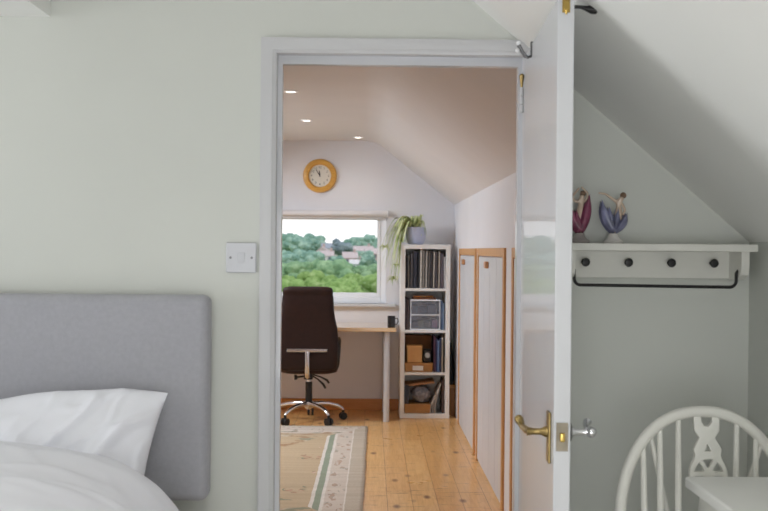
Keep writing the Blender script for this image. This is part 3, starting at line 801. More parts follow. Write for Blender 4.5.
MB().box(WX0 - .08, WX1 + .085, GY - .055, GY + .04, .917, .945, .006, 3).build('window_sill', M['gloss_white'], wn)
bl = thing('roller_blind', 'cream roller blind rolled up above the office window', 'blind', (-.70, GY - .03, 1.70))
MB().tube([(WX0 - .01, GY - .032, 1.742), (WX1 + .004, GY - .032, 1.742)], .027, 20).build('roll', M['blind'], bl)
MB().box(WX0, WX1 - .004, GY - .012, GY - .004, 1.697, 1.738, .002).build('bottom_bar', M['blind'], bl)
for x in (WX0 - .014, WX1 + .004): MB().box(x, x + .008, GY - .062, GY, 1.712, 1.772, .003).build('bracket', M['upvc'], bl)

# downlights
dl = None
for i, (x, y, lab) in enumerate(((-.492, 6.42, 'recessed ceiling light nearest the doorway'), (-.480, 7.85, 'middle recessed ceiling light above the chair'), (-.112, 9.0, 'recessed ceiling light closest to the clock wall'))):
    if dl is None:
        dl = thing('downlight', lab, 'ceiling light', (x, y, CZ), 0, 'recessed office ceiling lights')
        MB().lathe([(.030, -.002), (.032, -.006), (.044, -.005), (.046, 0), (.030, 0), (.030, -.002)], (x, y, CZ), 32).build('trim_ring', M['upvc'], dl)
        MB().lathe([(0, -.0015), (.031, -.0015), (.031, -.0005), (0, -.0005)], (x, y, CZ), 24).build('lamp', M['lamp_glow'], dl)
    else: dup(dl, (x, y, CZ), lab)

# ------------------------------------------------------------------ knee wall cupboards
FX = .731
def cupboard(y0, y1, label, knob_y=None):
    root = thing('eaves_cupboard', label, 'cupboard', (.75, (y0 + y1) / 2, 0), 0, 'eaves cupboards along the low office wall')
    fw, top = .055, 1.438
    f = MB()
    f.box(FX, KXO + .01, y0, y0 + fw, 0.0, top, .003); f.box(FX, KXO + .01, y1 - fw, y1, 0.0, top, .003)
    f.box(FX, KXO + .01, y0 + fw, y1 - fw, top - .050, top, .003)
    f.build('frame', M['pine_frame'], root, smooth=0)
    d = MB(); a, b_ = y0 + fw + .003, y1 - fw - .003; n = 4; wv = (b_ - a) / n
    for k in range(n): d.box(FX + .006, KXO + .004, a + k * wv, a + (k + 1) * wv, .012, top - .053, .006, 1)
    do = d.build('door', M['cupboard'], root, smooth=0)
    if knob_y: MB().box(FX - .016, FX + .006, knob_y - .046, knob_y + .046, 1.312, 1.354, .007, 3).build('knob', M['pine_knob'], do)
cupboard(7.30, 8.62, 'white eaves cupboard in a pine frame, closest to the bookcase', 8.16)
cupboard(5.73, 7.15, 'white eaves cupboard in a pine frame, second from the bookcase', 6.55)
cupboard(4.00, 5.42, 'white eaves cupboard mostly hidden by the open door', 4.9)

# ------------------------------------------------------------------ clock
ck = thing('wall_clock', 'round wooden wall clock above the office window', 'clock', (-.449, GY, 2.073))
CC = (-.449, GY, 2.073); RX = Matrix.Rotation(PI / 2, 3, 'X')
MB().lathe([(.098, .012), (.100, .026), (.108, .034), (.128, .034), (.144, .026), (.150, .012), (.150, 0), (.098, 0), (.098, .012)], CC, 56, RX).build('rim', M['clock_wood'], ck)
dial = MB().lathe([(0, .010), (.099, .010), (.099, .004), (0, .004)], CC, 48, RX).build('dial', M['dial'], ck)
for hnum in range(1, 13):
    cu = bpy.data.curves.new('n', 'FONT'); cu.body = str(hnum); cu.size = .026; cu.align_x = 'CENTER'; cu.align_y = 'CENTER'; cu.extrude = .0006
    o = bpy.data.objects.new('n', cu); COL.objects.link(o)
    me = bpy.data.meshes.new_from_object(o.evaluated_get(bpy.context.evaluated_depsgraph_get())); bpy.data.objects.remove(o)
    a = R(90 - 30 * hnum)
    me.transform(Matrix.Translation((CC[0] + .074 * math.cos(a), GY - .0112, CC[2] + .074 * math.sin(a))) @ Matrix.Rotation(PI / 2, 4, 'X'))
    nm = MB(); nm.bm.from_mesh(me); bpy.data.meshes.remove(me)
    nm.build('numeral', M['ink'], dial, smooth=0)
for ang, L, wd in ((99, .046, .004), (123, .066, .003)):
    hnd = MB().box(-.008, L, -wd, wd, -.0006, .0006)
    hnd.xf(Matrix.Translation((CC[0], GY - .014, CC[2])) @ Matrix.Rotation(PI / 2, 4, 'X') @ Matrix.Rotation(R(ang), 4, 'Z'))
    hnd.build('hand', M['ink'], ck)
MB().lathe([(0, .016), (.005, .016), (.005, .011), (0, .011)], CC, 16, RX).build('pin', M['ink'], ck)

# ------------------------------------------------------------------ desk and mug
dk = thing('desk', 'pale wooden desk on white legs under the office window', 'desk', (-.6, 8.95, 0))
MB().box(-1.38, .222, 8.62, 9.30, .748, .781, .005, 3).build('desktop', M['desk_wood'], dk)
for x in (-1.3, .145):
    for y in (8.69, 9.22):
        MB().tube([(x, y, 0), (x, y, .748)], .0255, 24).build('leg', M['gloss_white'], dk)
mg = thing('mug', 'black mug on the right end of the desk', 'mug', (.182, 8.70, .781))
MB().lathe([(0, 0), (.029, 0), (.032, .004), (.033, .094), (.030, .094), (.029, .006), (0, .006)], (.182, 8.70, .781), 32).build('body', M['mug'], mg)
MB().tube([(.213, 8.70, .855), (.232, 8.70, .856), (.238, 8.70, .832), (.230, 8.70, .808), (.213, 8.70, .806)], .0048, 10).build('handle', M['mug'], mg)

# ------------------------------------------------------------------ office chair
OX, OY = -.497, 8.705
oc = thing('office_chair', 'dark brown leather office chair with chrome base at the desk', 'chair', (OX, OY, 0))
YB = 8.50
def bsec(z, hw, hd, y): return (z, OX, y, hw, hd, 4.2)
back = [bsec(.440, .16, .02, YB + .012), bsec(.447, .215, .036, YB + .008), bsec(.470, .240, .045, YB + .004), bsec(.56, .246, .048, YB), bsec(.70, .246, .048, YB), bsec(.78, .240, .047, YB - .004), bsec(.86, .222, .046, YB - .012),
        bsec(.93, .211, .046, YB - .022), bsec(1.04, .206, .046, YB - .034), bsec(1.055, .200, .040, YB - .038), bsec(1.068, .203, .047, YB - .040), bsec(1.095, .202, .048, YB - .044), bsec(1.113, .190, .040, YB - .046), bsec(1.122, .150, .018, YB - .046)]
MB().loft(back, 48).build('backrest', M['leather'], oc, smooth=60)
MB().loft([(.405, OX, 8.75, .20, .20, 4), (.415, OX, 8.75, .235, .235, 4), (.455, OX, 8.75, .25, .25, 4), (.485, OX, 8.75, .245, .245, 4), (.497, OX, 8.75, .20, .2, 4)], 44).build('seat', M['leather'], oc, smooth=60)
cbx = MB().box(OX - .166, OX + .160, YB - .064, YB - .050, .595, .622, .004)
cbx.build('back_bar', M['chrome'], oc)
MB().tube([(OX, YB - .056, .600), (OX, YB - .060, .50), (OX, YB - .055, .43), (OX, YB - .02, .392), (OX, OY - .06, .378)], [.016] * 5, 14, sx=1.2).build('back_support', M['chrome'], oc)
for sg in (-1, 1):
    pts = [(OX + .236 * sg, 8.60, .46), (OX + .244 * sg, 8.56, .56), (OX + .246 * sg, 8.565, .64), (OX + .246 * sg, 8.62, .672), (OX + .246 * sg, 8.74, .678), (OX + .246 * sg, 8.84, .66), (OX + .242 * sg, 8.86, .58), (OX + .236 * sg, 8.82, .46)]
    MB().tube(pts, .0165, 12, sx=.9).build('armrest', M['black_plastic'], oc)
MB().box(OX - .036, OX + .036, OY - .09, OY + .09, .352, .405, .008).build('mechanism', M['black_plastic'], oc)
MB().tube([(OX - .02, OY - .03, .375), (OX - .09, OY - .05, .368), (OX - .098, OY - .052, .367), (OX - .118, OY - .056, .366)], [.008, .008, .022, .022], 16).build('tension_knob', M['black_plastic'], oc)
for ends in ([(OX + .03, OY - .03, .388), (OX + .10, OY - .06, .372), (OX + .155, OY - .07, .345), (OX + .17, OY - .07, .322)], [(OX + .03, OY - .05, .38), (OX + .08, OY - .09, .355), (OX + .125, OY - .10, .315), (OX + .142, OY - .10, .283)]):
    MB().tube(ends, [.006, .006, .010, .008], 12).build('lever', M['black_plastic'], oc)
MB().tube([(OX, OY, .13), (OX, OY, .325)], .0285, 24).build('gas_cover', M['black_plastic'], oc)
MB().tube([(OX, OY, .325), (OX, OY, .36)], .020, 20).build('gas_column', M['chrome'], oc)
MB().lathe([(0, .098), (.026, .098), (.036, .115), (.044, .135), (.042, .160), (.030, .168), (0, .168)], (OX, OY, 0), 28).build('hub', M['chrome'], oc)
for k in range(5):
    a = R(-90 + 36 + 72 * k); c, s_ = math.cos(a), math.sin(a)
    def q(r, z): return (OX + c * r, OY + s_ * r, z)
    sp = MB().tube([q(.03, .142), q(.10, .144), q(.18, .136), q(.245, .118), q(.285, .094), q(.298, .078)], [.020, .018, .0165, .0155, .015, .012], 14, sx=1.1).build('base_arm', M['chrome'], oc)
    cs = MB(); n_ = Vector((-s_, c, 0))
    ctr = Vector(q(.298, .030))
    for sd in (-1, 1):
        cs.tube([ctr + n_ * (sd * .008), ctr + n_ * (sd * .026)], .030, 20)
    cs.tube([ctr + Vector((0, 0, .02)), ctr + Vector((0, 0, .052))], .012, 12)
    cs.build('caster', M['black_plastic'], sp)

# ------------------------------------------------------------------ bookcase and what stands in it
BX0, BX1, BY0, BY1, BH = .262, .682, 8.87, 9.26, 1.47
bk = thing('bookcase', 'tall narrow white bookcase of four cubes beside the desk', 'bookcase', ((BX0 + BX1) / 2, (BY0 + BY1) / 2, 0))
sd = .038
MB().box(BX0, BX0 + sd, BY0, BY1, 0, BH, .002).build('side_panel', M['shelf_white'], bk)
MB().box(BX1 - sd, BX1, BY0, BY1, 0, BH, .002).build('side_panel', M['shelf_white'], bk)
MB().box(BX0 + sd, BX1 - sd, BY0, BY1, BH - sd, BH, .002).build('top_panel', M['shelf_white'], bk)
MB().box(BX0 + sd, BX1 - sd, BY0, BY1, 0, sd, .002).build('bottom_panel', M['shelf_white'], bk)
MB().box(BX0 + sd, BX1 - sd, BY1 - .006, BY1, sd, BH - sd).build('back_panel', M['shelf_white'], bk)
zsh = [1.077, .724, .366]
for z in zsh: MB().box(BX0 + sd, BX1 - sd, BY0 + .002, BY1 - .006, z, z + .022, .001).build('shelf', M['shelf_white'], bk)
IX0 = BX0 + sd
FLO = [zsh[0] + .022, zsh[1] + .022, zsh[2] + .022, sd]      # floors of the four cubes, top to bottom
_cm = {}
def cmat(c):
    if c not in _cm: _cm[c] = mat('card_%02x%02x%02x' % c, c, .6, var=.08, vscale=30)
    return _cm[c]
def sleeve(x, wd, hgt, dep, c, z, label, cat, name, group, tilt=0, yf=8.90):
    t = MB()
    t.box(0, wd, 0, dep, 0, hgt, min(.0015, wd * .2), 1)
    t.xf(Matrix.Translation((x, yf, z)) @ Matrix.Rotation(R(tilt), 4, 'Y'))
    o = t.build(name, cmat(c)); tag(o, label, cat, group)
    return o
ordn = ['first', 'second', 'third', 'fourth', 'fifth', 'sixth', 'seventh', 'eighth', 'ninth', 'tenth', 'eleventh', 'twelfth', 'thirteenth', 'fourteenth', 'fifteenth']
rec = [(.013, .265, (44, 42, 46), 'black'), (.009, .285, (150, 146, 142), 'grey'), (.020, .295, (84, 82, 86), 'charcoal'), (.028, .315, (52, 54, 66), 'navy black'), (.012, .305, (38, 36, 40), 'black'),
       (.014, .325, (206, 200, 192), 'cream'), (.018, .322, (128, 122, 116), 'taupe'), (.014, .318, (176, 168, 160), 'beige'), (.012, .312, (108, 100, 96), 'brown grey'), (.016, .322, (64, 60, 62), 'charcoal'),
       (.010, .312, (196, 186, 174), 'cream'), (.020, .305, (72, 68, 72), 'charcoal'), (.010, .318, (188, 178, 166), 'beige'), (.024, .298, (92, 84, 92), 'dusky'), (.012, .27, (200, 198, 200), 'white')]
x = IX0 + .006
for i, (wd, hg, c, cn) in enumerate(rec):
    sleeve(x, wd, hg, .30, c, FLO[0] + .0005, '%s record sleeve on the top shelf, %s from the left' % (cn, ordn[i]), 'record sleeve', 'record_sleeve', 'record sleeves on the top shelf', (.9, -.5, .8, .3, .7, .4, -.2, .5, .9, .2, .8, -.4, .6, .3, -.8)[i])
    x += wd + .0075
# second cube: drawer box, thin books left, folders right, tray on top
z = FLO[1] + .0005
for i, (wd, hg, c, cn) in enumerate(((.016, .27, (74, 62, 66), 'dark plum'), (.012, .255, (104, 96, 96), 'grey'))):
    sleeve(IX0 + .005 + i * .019, wd, hg, .26, c, z, '%s book left of the clear drawer box' % cn, 'book', 'book', 'thin books left of the drawer box')
db = thing('drawer_box', 'clear plastic box of two drawers on the second shelf', 'storage box', (.475, 9.0, z))
DX0, DX1 = IX0 + .046, IX0 + .300
fr = MB()
for (a, b_, c, d) in ((DX0, DX1, z, z + .010), (DX0, DX1, z + .122, z + .132), (DX0, DX1, z + .245, z + .257), (DX0, DX0 + .008, z + .01, z + .245), (DX1 - .008, DX1, z + .01, z + .245)):
    fr.box(a, b_, 8.89, 9.20, c, d, .002)
fr.build('frame', M['upvc'], db)
for zz in (z + .012, z + .134):
    d = MB().box(DX0 + .010, DX1 - .010, 8.886, 8.890, zz, zz + .106, .001); d.box(DX0 + .010, DX1 - .010, 8.89, 9.19, zz, zz + .003); d.box(DX0 + .010, DX0 + .013, 8.89, 9.19, zz, zz + .106); d.box(DX1 - .013, DX1 - .010, 8.89, 9.19, zz, zz + .106)
    do = d.build('drawer', M['clear'], db)
    MB().box((DX0 + DX1) / 2 - .03, (DX0 + DX1) / 2 + .03, 8.876, 8.888, zz + .084, zz + .096, .003).build('handle', M['clear'], do)
# things seen inside the drawers
def small(name, x0, x1, y0, y1, z0, z1, c, label, cat, group=None, bev=.002):
    o = MB().box(x0, x1, y0, y1, z0, z1, bev).build(name, cmat(c)); tag(o, label, cat, group); return o
for zz, its in ((z + .0155, ((.016, .06, .05, (88, 86, 92), 'charcoal'), (.066, .05, .062, (150, 142, 120), 'khaki'), (.120, .06, .05, (120, 116, 110), 'grey'), (.188, .045, .066, (196, 128, 150), 'pink'))), (z + .1375, ((.016, .05, .07, (150, 150, 156), 'silver'), (.072, .07, .056, (96, 98, 106), 'slate'), (.150, .07, .072, (120, 124, 134), 'blue grey')))):
    lev = 'lower' if zz < z + .1 else 'upper'
    for dx, wd, hg, c, cn in its:
        small('craft_packet', DX0 + dx, DX0 + dx + wd, 8.93, 9.1, zz, zz + hg, c, '%s craft packet inside the %s clear drawer' % (cn, lev), 'packet', 'packets inside the clear drawers')
small('pencil_tray', DX0 + .02, DX0 + .22, 8.92, 9.12, z + .2575, z + .272, (110, 66, 40), 'brown tray lying on top of the clear drawer box', 'tray')
for i, (dx, c, cn) in enumerate(((.03, (206, 128, 60), 'orange'), (.08, (190, 150, 100), 'tan'), (.14, (214, 140, 70), 'amber'))):
    t = MB().tube([(DX0 + dx, 8.93 + i * .02, z + .280), (DX0 + dx + .055, 8.95 + i * .02, z + .280)], .0075, 10).build('wooden_reel', cmat(c)); tag(t, '%s wooden reel in the tray above the drawers' % cn, 'reel', 'reels in the tray')
for i, (wd, hg, c, cn) in enumerate(((.014, .245, (92, 116, 150), 'mid blue'), (.010, .225, (128, 150, 178), 'pale blue'))):
    sleeve(IX0 + .306 + i * .017, wd, hg, .28, c, z, '%s folder right of the clear drawer box' % cn, 'folder', 'folder', 'folders right of the drawer box')
# third cube
z = FLO[2] + .0005
def carton(name, label, x0, x1, y0, y1, z0, z1, m, lab=None):
    root = thing(name, label, 'box', ((x0 + x1) / 2, (y0 + y1) / 2, z0))
    MB().box(x0, x1, y0, y1, z0, z1, .003).build('body', m, root)
    MB().box(x0 - .0025, x1 + .0025, y0 - .0025, y1 + .0025, z1 - .018, z1 + .002, .002).build('lid', m, root)
    if lab: MB().box(lab[0], lab[1], y0 - .0016, y0 - .0002, lab[2], lab[3]).build('paper_label', M['paper'], root)
carton('cardboard_box', 'flat tan cardboard box with white label on the third shelf', IX0 + .006, IX0 + .240, 8.90, 9.20, z, z + .075, M['kraft'], (IX0 + .07, IX0 + .16, z + .014, z + .052))
carton('cardboard_box', 'dark brown cardboard box at the back of the third shelf', IX0 + .012, IX0 + .238, 9.06, 9.20, z + .078, z + .295, M['kraft_dark'])
carton('cardboard_box', 'small pale kraft box standing upright on the labelled tan box', IX0 + .024, IX0 + .150, 8.91, 9.03, z + .078, z + .222, M['kraft_light'])
cm_ = thing('camera_case', 'black camera case beside the pale kraft box', 'case', (IX0 + .195, 8.96, z + .078))
MB().loft([(z + .078, IX0 + .196, 8.965, .036, .04, 4), (z + .10, IX0 + .196, 8.965, .042, .045, 4), (z + .175, IX0 + .196, 8.965, .040, .043, 4), (z + .19, IX0 + .196, 8.965, .03, .03, 4)], 28).build('body', M['black_plastic'], cm_)
MB().lathe([(0, .0), (.022, 0), (.024, .01), (.018, .014), (0, .012)], (IX0 + .196, 8.922, z + .14), 24, RX).build('lens_cap', M['steel'], cm_)
xx = IX0 + .248
for i, (wd, hg, c, cn) in enumerate(((.016, .30, (82, 54, 76), 'purple'), (.010, .285, (56, 56, 96), 'dark blue'), (.016, .27, (96, 124, 168), 'light blue'), (.014, .29, (44, 50, 78), 'navy'), (.012, .298, (176, 166, 152), 'beige'))):
    sleeve(xx, wd, hg, .26, c, z, '%s book at the right end of the third shelf' % cn, 'book', 'book', 'books at the right of the third shelf'); xx += wd + .003
# bottom cube
z = FLO[3] + .0005
carton('cardboard_box', 'shallow tan cardboard box on the bottom shelf', IX0 + .006, IX0 + .222, 8.90, 9.18, z, z + .075, M['kraft'])
bg = MB(); bg.ball((0, 0, 0), 1, 4)
for v in bg.bm.verts:
    n_ = v.co.normalized(); k = 1 + .22 * nz(n_.x * 3, n_.y * 3, n_.z * 3) + .12 * nz(n_.x * 8, n_.y * 8, n_.z * 8)
    v.co = Vector((IX0 + .148 + n_.x * .082 * k, 9.0 + n_.y * .08 * k, z + .150 + max(-.068, n_.z * .072 * k)))
tag(bg.build('plastic_bag', mat('grey_polythene', (142, 140, 146), .35, var=.2, vscale=40, bump=(60, .8, .01)), smooth=80), 'crumpled grey plastic bag on the bottom shelf box', 'bag')
t = MB().box(-.125, .125, -.12, .12, -.008, .008, .002); t.xf(Matrix.Translation((IX0 + .134, 9.03, z + .247)) @ Matrix.Rotation(R(-7), 4, 'Y'))
tag(t.build('wooden_board', M['board_wood']), 'wooden board lying tilted over the grey plastic bag', 'board')
sleeve(IX0 + .005, .035, .16, .2, (52, 54, 64), z + .078, 'dark case standing at the left of the bottom shelf', 'case', 'dark_case', None)
for i, (dx, hh, c, cn) in enumerate(((.226, .16, (206, 200, 194), 'short white'), (.246, .21, (190, 184, 178), 'medium pale'), (.266, .25, (216, 210, 204), 'tall white'))):
    t = MB()
    def g(u, v, dx=dx, hh=hh): return (IX0 + dx + .05 * u ** 2, 8.90 + .24 * v, z + hh * u)
    t.grid(10, 4, g)
    o = t.build('curved_card', cmat(c)); mo = o.modifiers.new('thick', 'SOLIDIFY'); mo.thickness = .006
    tag(o, '%s bent card leaning right on the bottom shelf' % cn, 'card', 'bent cards on the bottom shelf')
sleeve(IX0 + .322, .016, .28, .25, (84, 66, 62), z, 'dark brown folder at the right of the bottom shelf', 'folder', 'folder', None)

# spider plant in a lilac pot
PX, PY, PZ = .392, 9.03, BH
sp = thing('spider_plant', 'variegated spider plant in a lilac pot on the bookcase', 'plant', (PX, PY, PZ))
pot = MB().lathe([(0, 0), (.052, 0), (.066, .008), (.082, .05), (.088, .10), (.087, .145), (.083, .150), (.080, .146), (.080, .11), (0, .11)], (PX, PY, PZ), 40).build('pot', M['pot'], sp)
MB().lathe([(0, .122), (.079, .122), (.079, .112), (0, .112)], (PX, PY, PZ), 24).build('soil', M['soil'], sp)
def blade(mb, p0, ang, reach, rise, drop, wd):
    c, s_ = math.cos(ang), math.sin(ang); n = 14; L = []; Rr = []
    for i in range(n + 1):
        u = i / n
        r = reach * (u ** .85); zz = rise * math.sin(min(1, u / .55) * PI / 2) - (drop * max(0, (u - .35) / .65) ** 1.7)
        ww = wd * (1 - u) ** .55 * (0.55 + .45 * min(1, u * 5))
        p = Vector((p0[0] + c * r, p0[1] + s_ * r, p0[2] + zz))
        L.append(mb.bm.verts.new(p + Vector((-s_ * ww, c * ww, .004)))); Rr.append((mb.bm.verts.new(p), mb.bm.verts.new(p + Vector((s_ * ww, -c * ww, .004)))))
    for i in range(n):
        mb.bm.faces.new((L[i], L[i + 1], Rr[i + 1][0], Rr[i][0])); mb.bm.faces.new((Rr[i][0], Rr[i + 1][0], Rr[i + 1][1], Rr[i][1]))
rs = random.Random(4)
for k in range(84):
    left = k < 62
    ang = R(rs.uniform(140, 225)) if left else R(rs.uniform(-120, 110))
    reach = rs.uniform(.12, .30) if left else rs.uniform(.04, .10)
    mb = MB()
    blade(mb, (PX + rs.uniform(-.03, .03), PY + rs.uniform(-.03, .03), PZ + .12), ang, reach, rs.uniform(.07, .14), rs.uniform(.14, .56) if left else rs.uniform(.02, .16), rs.uniform(.008, .014))
    for v in mb.bm.verts:
        v.co.y = max(8.80, min(v.co.y, 9.24))
        if v.co.x > BX0 - .008 and v.co.z < BH + .012: v.co.z = BH + .012 + .004 * (k % 3)
    mb.build('leaf', M['leaf'], sp, smooth=80)
for k, (ex, ez) in enumerate(((.205, 1.17), (.125, 1.44), (.235, 1.29))):
    pts = [(PX - .03, PY, PZ + .13), (PX - .10, PY - .02, PZ + .16), (ex + .02, PY - .03, PZ + .08), (ex, PY - .03, ez)]
    ru = MB().tube(pts, .002, 6).build('runner', M['leaf'], sp)
    pl = MB()
    for j in range(16): blade(pl, (ex, PY - .03, ez), R(rs.uniform(0, 360)), rs.uniform(.03, .065), rs.uniform(.0, .03), rs.uniform(.02, .07), .005)
    for v in pl.bm.verts:
        if v.co.z < BH + .01: v.co.x = min(v.co.x, BX0 - .004)
    pl.build('plantlet', M['leaf'], ru, smooth=80)

# things squeezed between bookcase and cupboards
cr = thing('wooden_crate', 'narrow wooden crate standing between bookcase and cupboard', 'crate', (.715, 9.14, 0))
for (x0, x1, y0, y1) in ((.690, .748, 9.05, 9.062), (.690, .748, 9.218, 9.23), (.690, .700, 9.062, 9.218), (.738, .748, 9.062, 9.218)):
    MB().box(x0, x1, y0, y1, 0, .235, .002).build('board', M['crate_wood'], cr)
MB().box(.688, .750, 9.045, 9.235, .235, .262, .003).build('rim', M['kraft_light'], cr)
t = MB().loft([(.263, .714, 9.12, .018, .07, 3), (.30, .714, 9.12, .024, .078, 3), (.45, .712, 9.12, .020, .075, 3), (.58, .708, 9.12, .012, .06, 3), (.62, .706, 9.12, .006, .03, 3)], 28)
tag(t.build('black_bag', M['black_plastic'], smooth=60), 'black bag on the narrow wooden crate by the bookcase', 'bag')
tag(MB().box(.690, .705, 9.245, 9.30, 0, .78, .002).build('folding_board', cmat((92, 110, 98))), 'dark green board leaning upright behind the wooden crate', 'board')
tag(MB().box(.728, .740, 9.245, 9.30, 0, .64, .002).build('card_sheet', cmat((198, 206, 192))), 'pale green card upright behind the wooden crate', 'card')

# ------------------------------------------------------------------ rug
RCX, RCY = -.018 - RUG_W / 2, 8.40 - RUG_L / 2
rg = thing('rug', 'cream and beige patterned rug with fringe on the office floor', 'rug', (RCX, RCY, 0), R(-.4))
t = MB()
t.grid(60, 110, lambda u, v: ((u - .5) * RUG_W + .006 * nz(v * 9, 3) * abs(u * 2 - 1), (v - .5) * RUG_L, .010 + .0015 * nz(u * 12, v * 20)))
o = t.build('pile', M['rug'], rg, local=True, smooth=80)
mo = o.modifiers.new('thick', 'SOLIDIFY'); mo.thickness = .0085; mo.offset = -1
for sgn in (-1, 1):
    fr = MB()
    for k in range(150):
        x = -RUG_W / 2 + RUG_W * (k + .5) / 150; a = rs.uniform(-.012, .012)
        fr.tube([(x, sgn * RUG_L / 2, .008), (x + a * .5, sgn * (RUG_L / 2 + .012), .006), (x + a, sgn * (RUG_L / 2 + rs.uniform(.022, .030)), .0045)], [.004, .0045, .003], 5)
    fr.build('fringe', M['fringe'], rg, local=True)

# ------------------------------------------------------------------ outside: valley, trees, houses
PROF = [(9.6, -5), (40, -7), (110, -13), (150, -15), (230, -17), (300, -14), (380, -9), (430, -6.5), (520, -2.5), (700, 1), (1000, 3)]
def gz(y):
    for (a, za), (b_, zb) in zip(PROF, PROF[1:]):
        if y <= b_: return za + (zb - za) * (y - a) / (b_ - a)
    return PROF[-1][1]
t = MB()
t.grid(40, 90, lambda u, v: ((u - .5) * 900 * (.1 + v), 9.6 + 900 * v ** 1.4, gz(9.6 + 900 * v ** 1.4) + .5 * nz(u * 20, v * 30)))
struct('ground_valley', t, M['meadow'], 'green valley and hillside seen through the office window', 'hillside')
def crown_mesh(seed, lumps, rx, rz):
    r = random.Random(seed); t = MB()
    pos = [(0, 0, 0, .72)]
    for k in range(lumps):
        a = r.uniform(0, 2 * PI); e = math.asin(r.uniform(-.6, 1)); q = r.uniform(.45, .8)
        pos.append((q * math.cos(a) * math.cos(e), q * math.sin(a) * math.cos(e), q * math.sin(e), r.uniform(.24, .42)))
    for (a, b_, c, s_) in pos:
        st = len(t.bm.verts)
        t.ball((a, b_, c), s_, 3)
        t.bm.verts.ensure_lookup_table()
        for v in t.bm.verts[st:]:
            d = v.co - Vector((a, b_, c)); k = 1 + .28 * nz(v.co.x * 5 + seed, v.co.y * 5, v.co.z * 5) + .16 * nz(v.co.x * 13, v.co.y * 13 + seed, v.co.z * 13)
            v.co = Vector((a, b_, c)) + d * k
    for v in t.bm.verts: v.co = Vector((v.co.x * rx, v.co.y * rx, v.co.z * rz))
    return t
PROTO = {}
TAKEN = []
def tree(kind, px, d, py, r, label, group):
    d0 = d; k = 0
    while True:
        rr = r * d / d0; x = vx(px, d)
        if all((x - a) ** 2 + (d - b_) ** 2 > (rr * 1.12 + c) ** 2 for a, b_, c in TAKEN): break
        k += 1; d = d0 + (1 if k % 2 else -1) * (k // 2) * .5
    TAKEN.append((x, d, rr * 1.12))
    y, top, r = d, vz(py, d), rr
    mk = {'near': 'f_near', 'mid': 'f_mid', 'far': 'f_far', 'dark': 'f_dark'}[kind]
    key = (kind, rs.randrange(3))
    g0 = gz(y); h = top - g0; rz = min(r * .85, h * .45)
    if key not in PROTO:
        root = thing('leafy_tree', label, 'tree', (x, y, g0 - .4), 0, group)
        crown_mesh(hash(key[1]) + len(kind) * 7, 22, 1, 1).build('foliage', M[mk], root, local=True, smooth=80)
        tr = MB().tube([(0, 0, -1), (0.02, 0, -.4), (0, 0.02, .1)], [.10, .07, .03], 8).build('trunk', M['bark'], root, local=True)
        PROTO[key] = (root, root.children[0].data, tr.data)
    root = thing('leafy_tree', label, 'tree', (x, y, g0 - .4), rs.uniform(0, 6.28), group) if root_used(key) else PROTO[key][0]
    if not root.children:
        for nme, dat in (('foliage', PROTO[key][1]), ('trunk', PROTO[key][2])):
            o = bpy.data.objects.new(nme, dat); COL.objects.link(o); o.parent = root
    for o in root.children:
        if o.name.startswith('foliage'):
            o.location = (0, 0, top - rz - g0 + .4); o.scale = (r, r, rz)
        else:
            hh = top - rz - g0 + .4; o.location = (0, 0, hh); o.scale = (r * .8, r * .8, hh)
_used = set()
def root_used(key):
    if key in _used: return True
    _used.add(key); return False
def vx(px, d): return (px - 370) / 1050 * d
def vz(py, d): return 1.42 - (py - 250) / 1050 * d
def house(px, py_top, d, wd, hgt, dep, label, wm, rm, rz=0, nwin=2):
    x, top = vx(px, d), vz(py_top, d); TAKEN.append((x, d, max(wd, dep) * .72)); base = min(gz(d) - .5, top - hgt)
    root = thing('house', label, 'house', (x, d, base), R(rz), 'houses on the far hillside')
    T = top - base; ev = T - hgt * .42
    MB().box(-wd / 2, wd / 2, -dep / 2, dep / 2, 0, ev).build('walls', wm, root, local=True, smooth=0)
    MB().prism([(-dep / 2 - .3, ev - .1), (dep / 2 + .3, ev - .1), (0, T)], lambda p: (-wd / 2 - .3, p[0], p[1]), lambda p: (wd / 2 + .3, p[0], p[1])).build('roof', rm, root, local=True, smooth=0)
    MB().box(wd * .25, wd * .25 + .8, -.4, .4, T - .8, T + 1.0).build('chimney', M['h_brick'], root, local=True, smooth=0)
    for k in range(nwin):
        xx = -wd / 2 + wd * (k + .5) / nwin
        MB().box(xx - .6, xx + .6, -dep / 2 - .06, -dep / 2 + .02, ev - 1.9, ev - .5).build('window', M['h_win'], root, local=True, smooth=0)
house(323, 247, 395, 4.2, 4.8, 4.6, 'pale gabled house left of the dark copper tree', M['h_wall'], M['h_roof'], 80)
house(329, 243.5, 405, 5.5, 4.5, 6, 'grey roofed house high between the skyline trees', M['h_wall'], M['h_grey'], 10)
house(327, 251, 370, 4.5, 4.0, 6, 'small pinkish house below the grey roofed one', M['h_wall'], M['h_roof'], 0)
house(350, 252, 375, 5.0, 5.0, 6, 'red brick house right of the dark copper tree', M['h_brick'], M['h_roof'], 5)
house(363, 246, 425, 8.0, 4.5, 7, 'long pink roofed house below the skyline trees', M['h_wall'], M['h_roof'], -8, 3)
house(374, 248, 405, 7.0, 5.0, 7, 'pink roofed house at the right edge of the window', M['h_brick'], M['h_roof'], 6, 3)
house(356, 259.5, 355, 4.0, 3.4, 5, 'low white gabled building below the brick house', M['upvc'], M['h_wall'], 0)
house(371, 260.5, 362, 6.0, 3.2, 5, 'low white building below the right hand houses', M['upvc'], M['h_wall'], 0, 3)

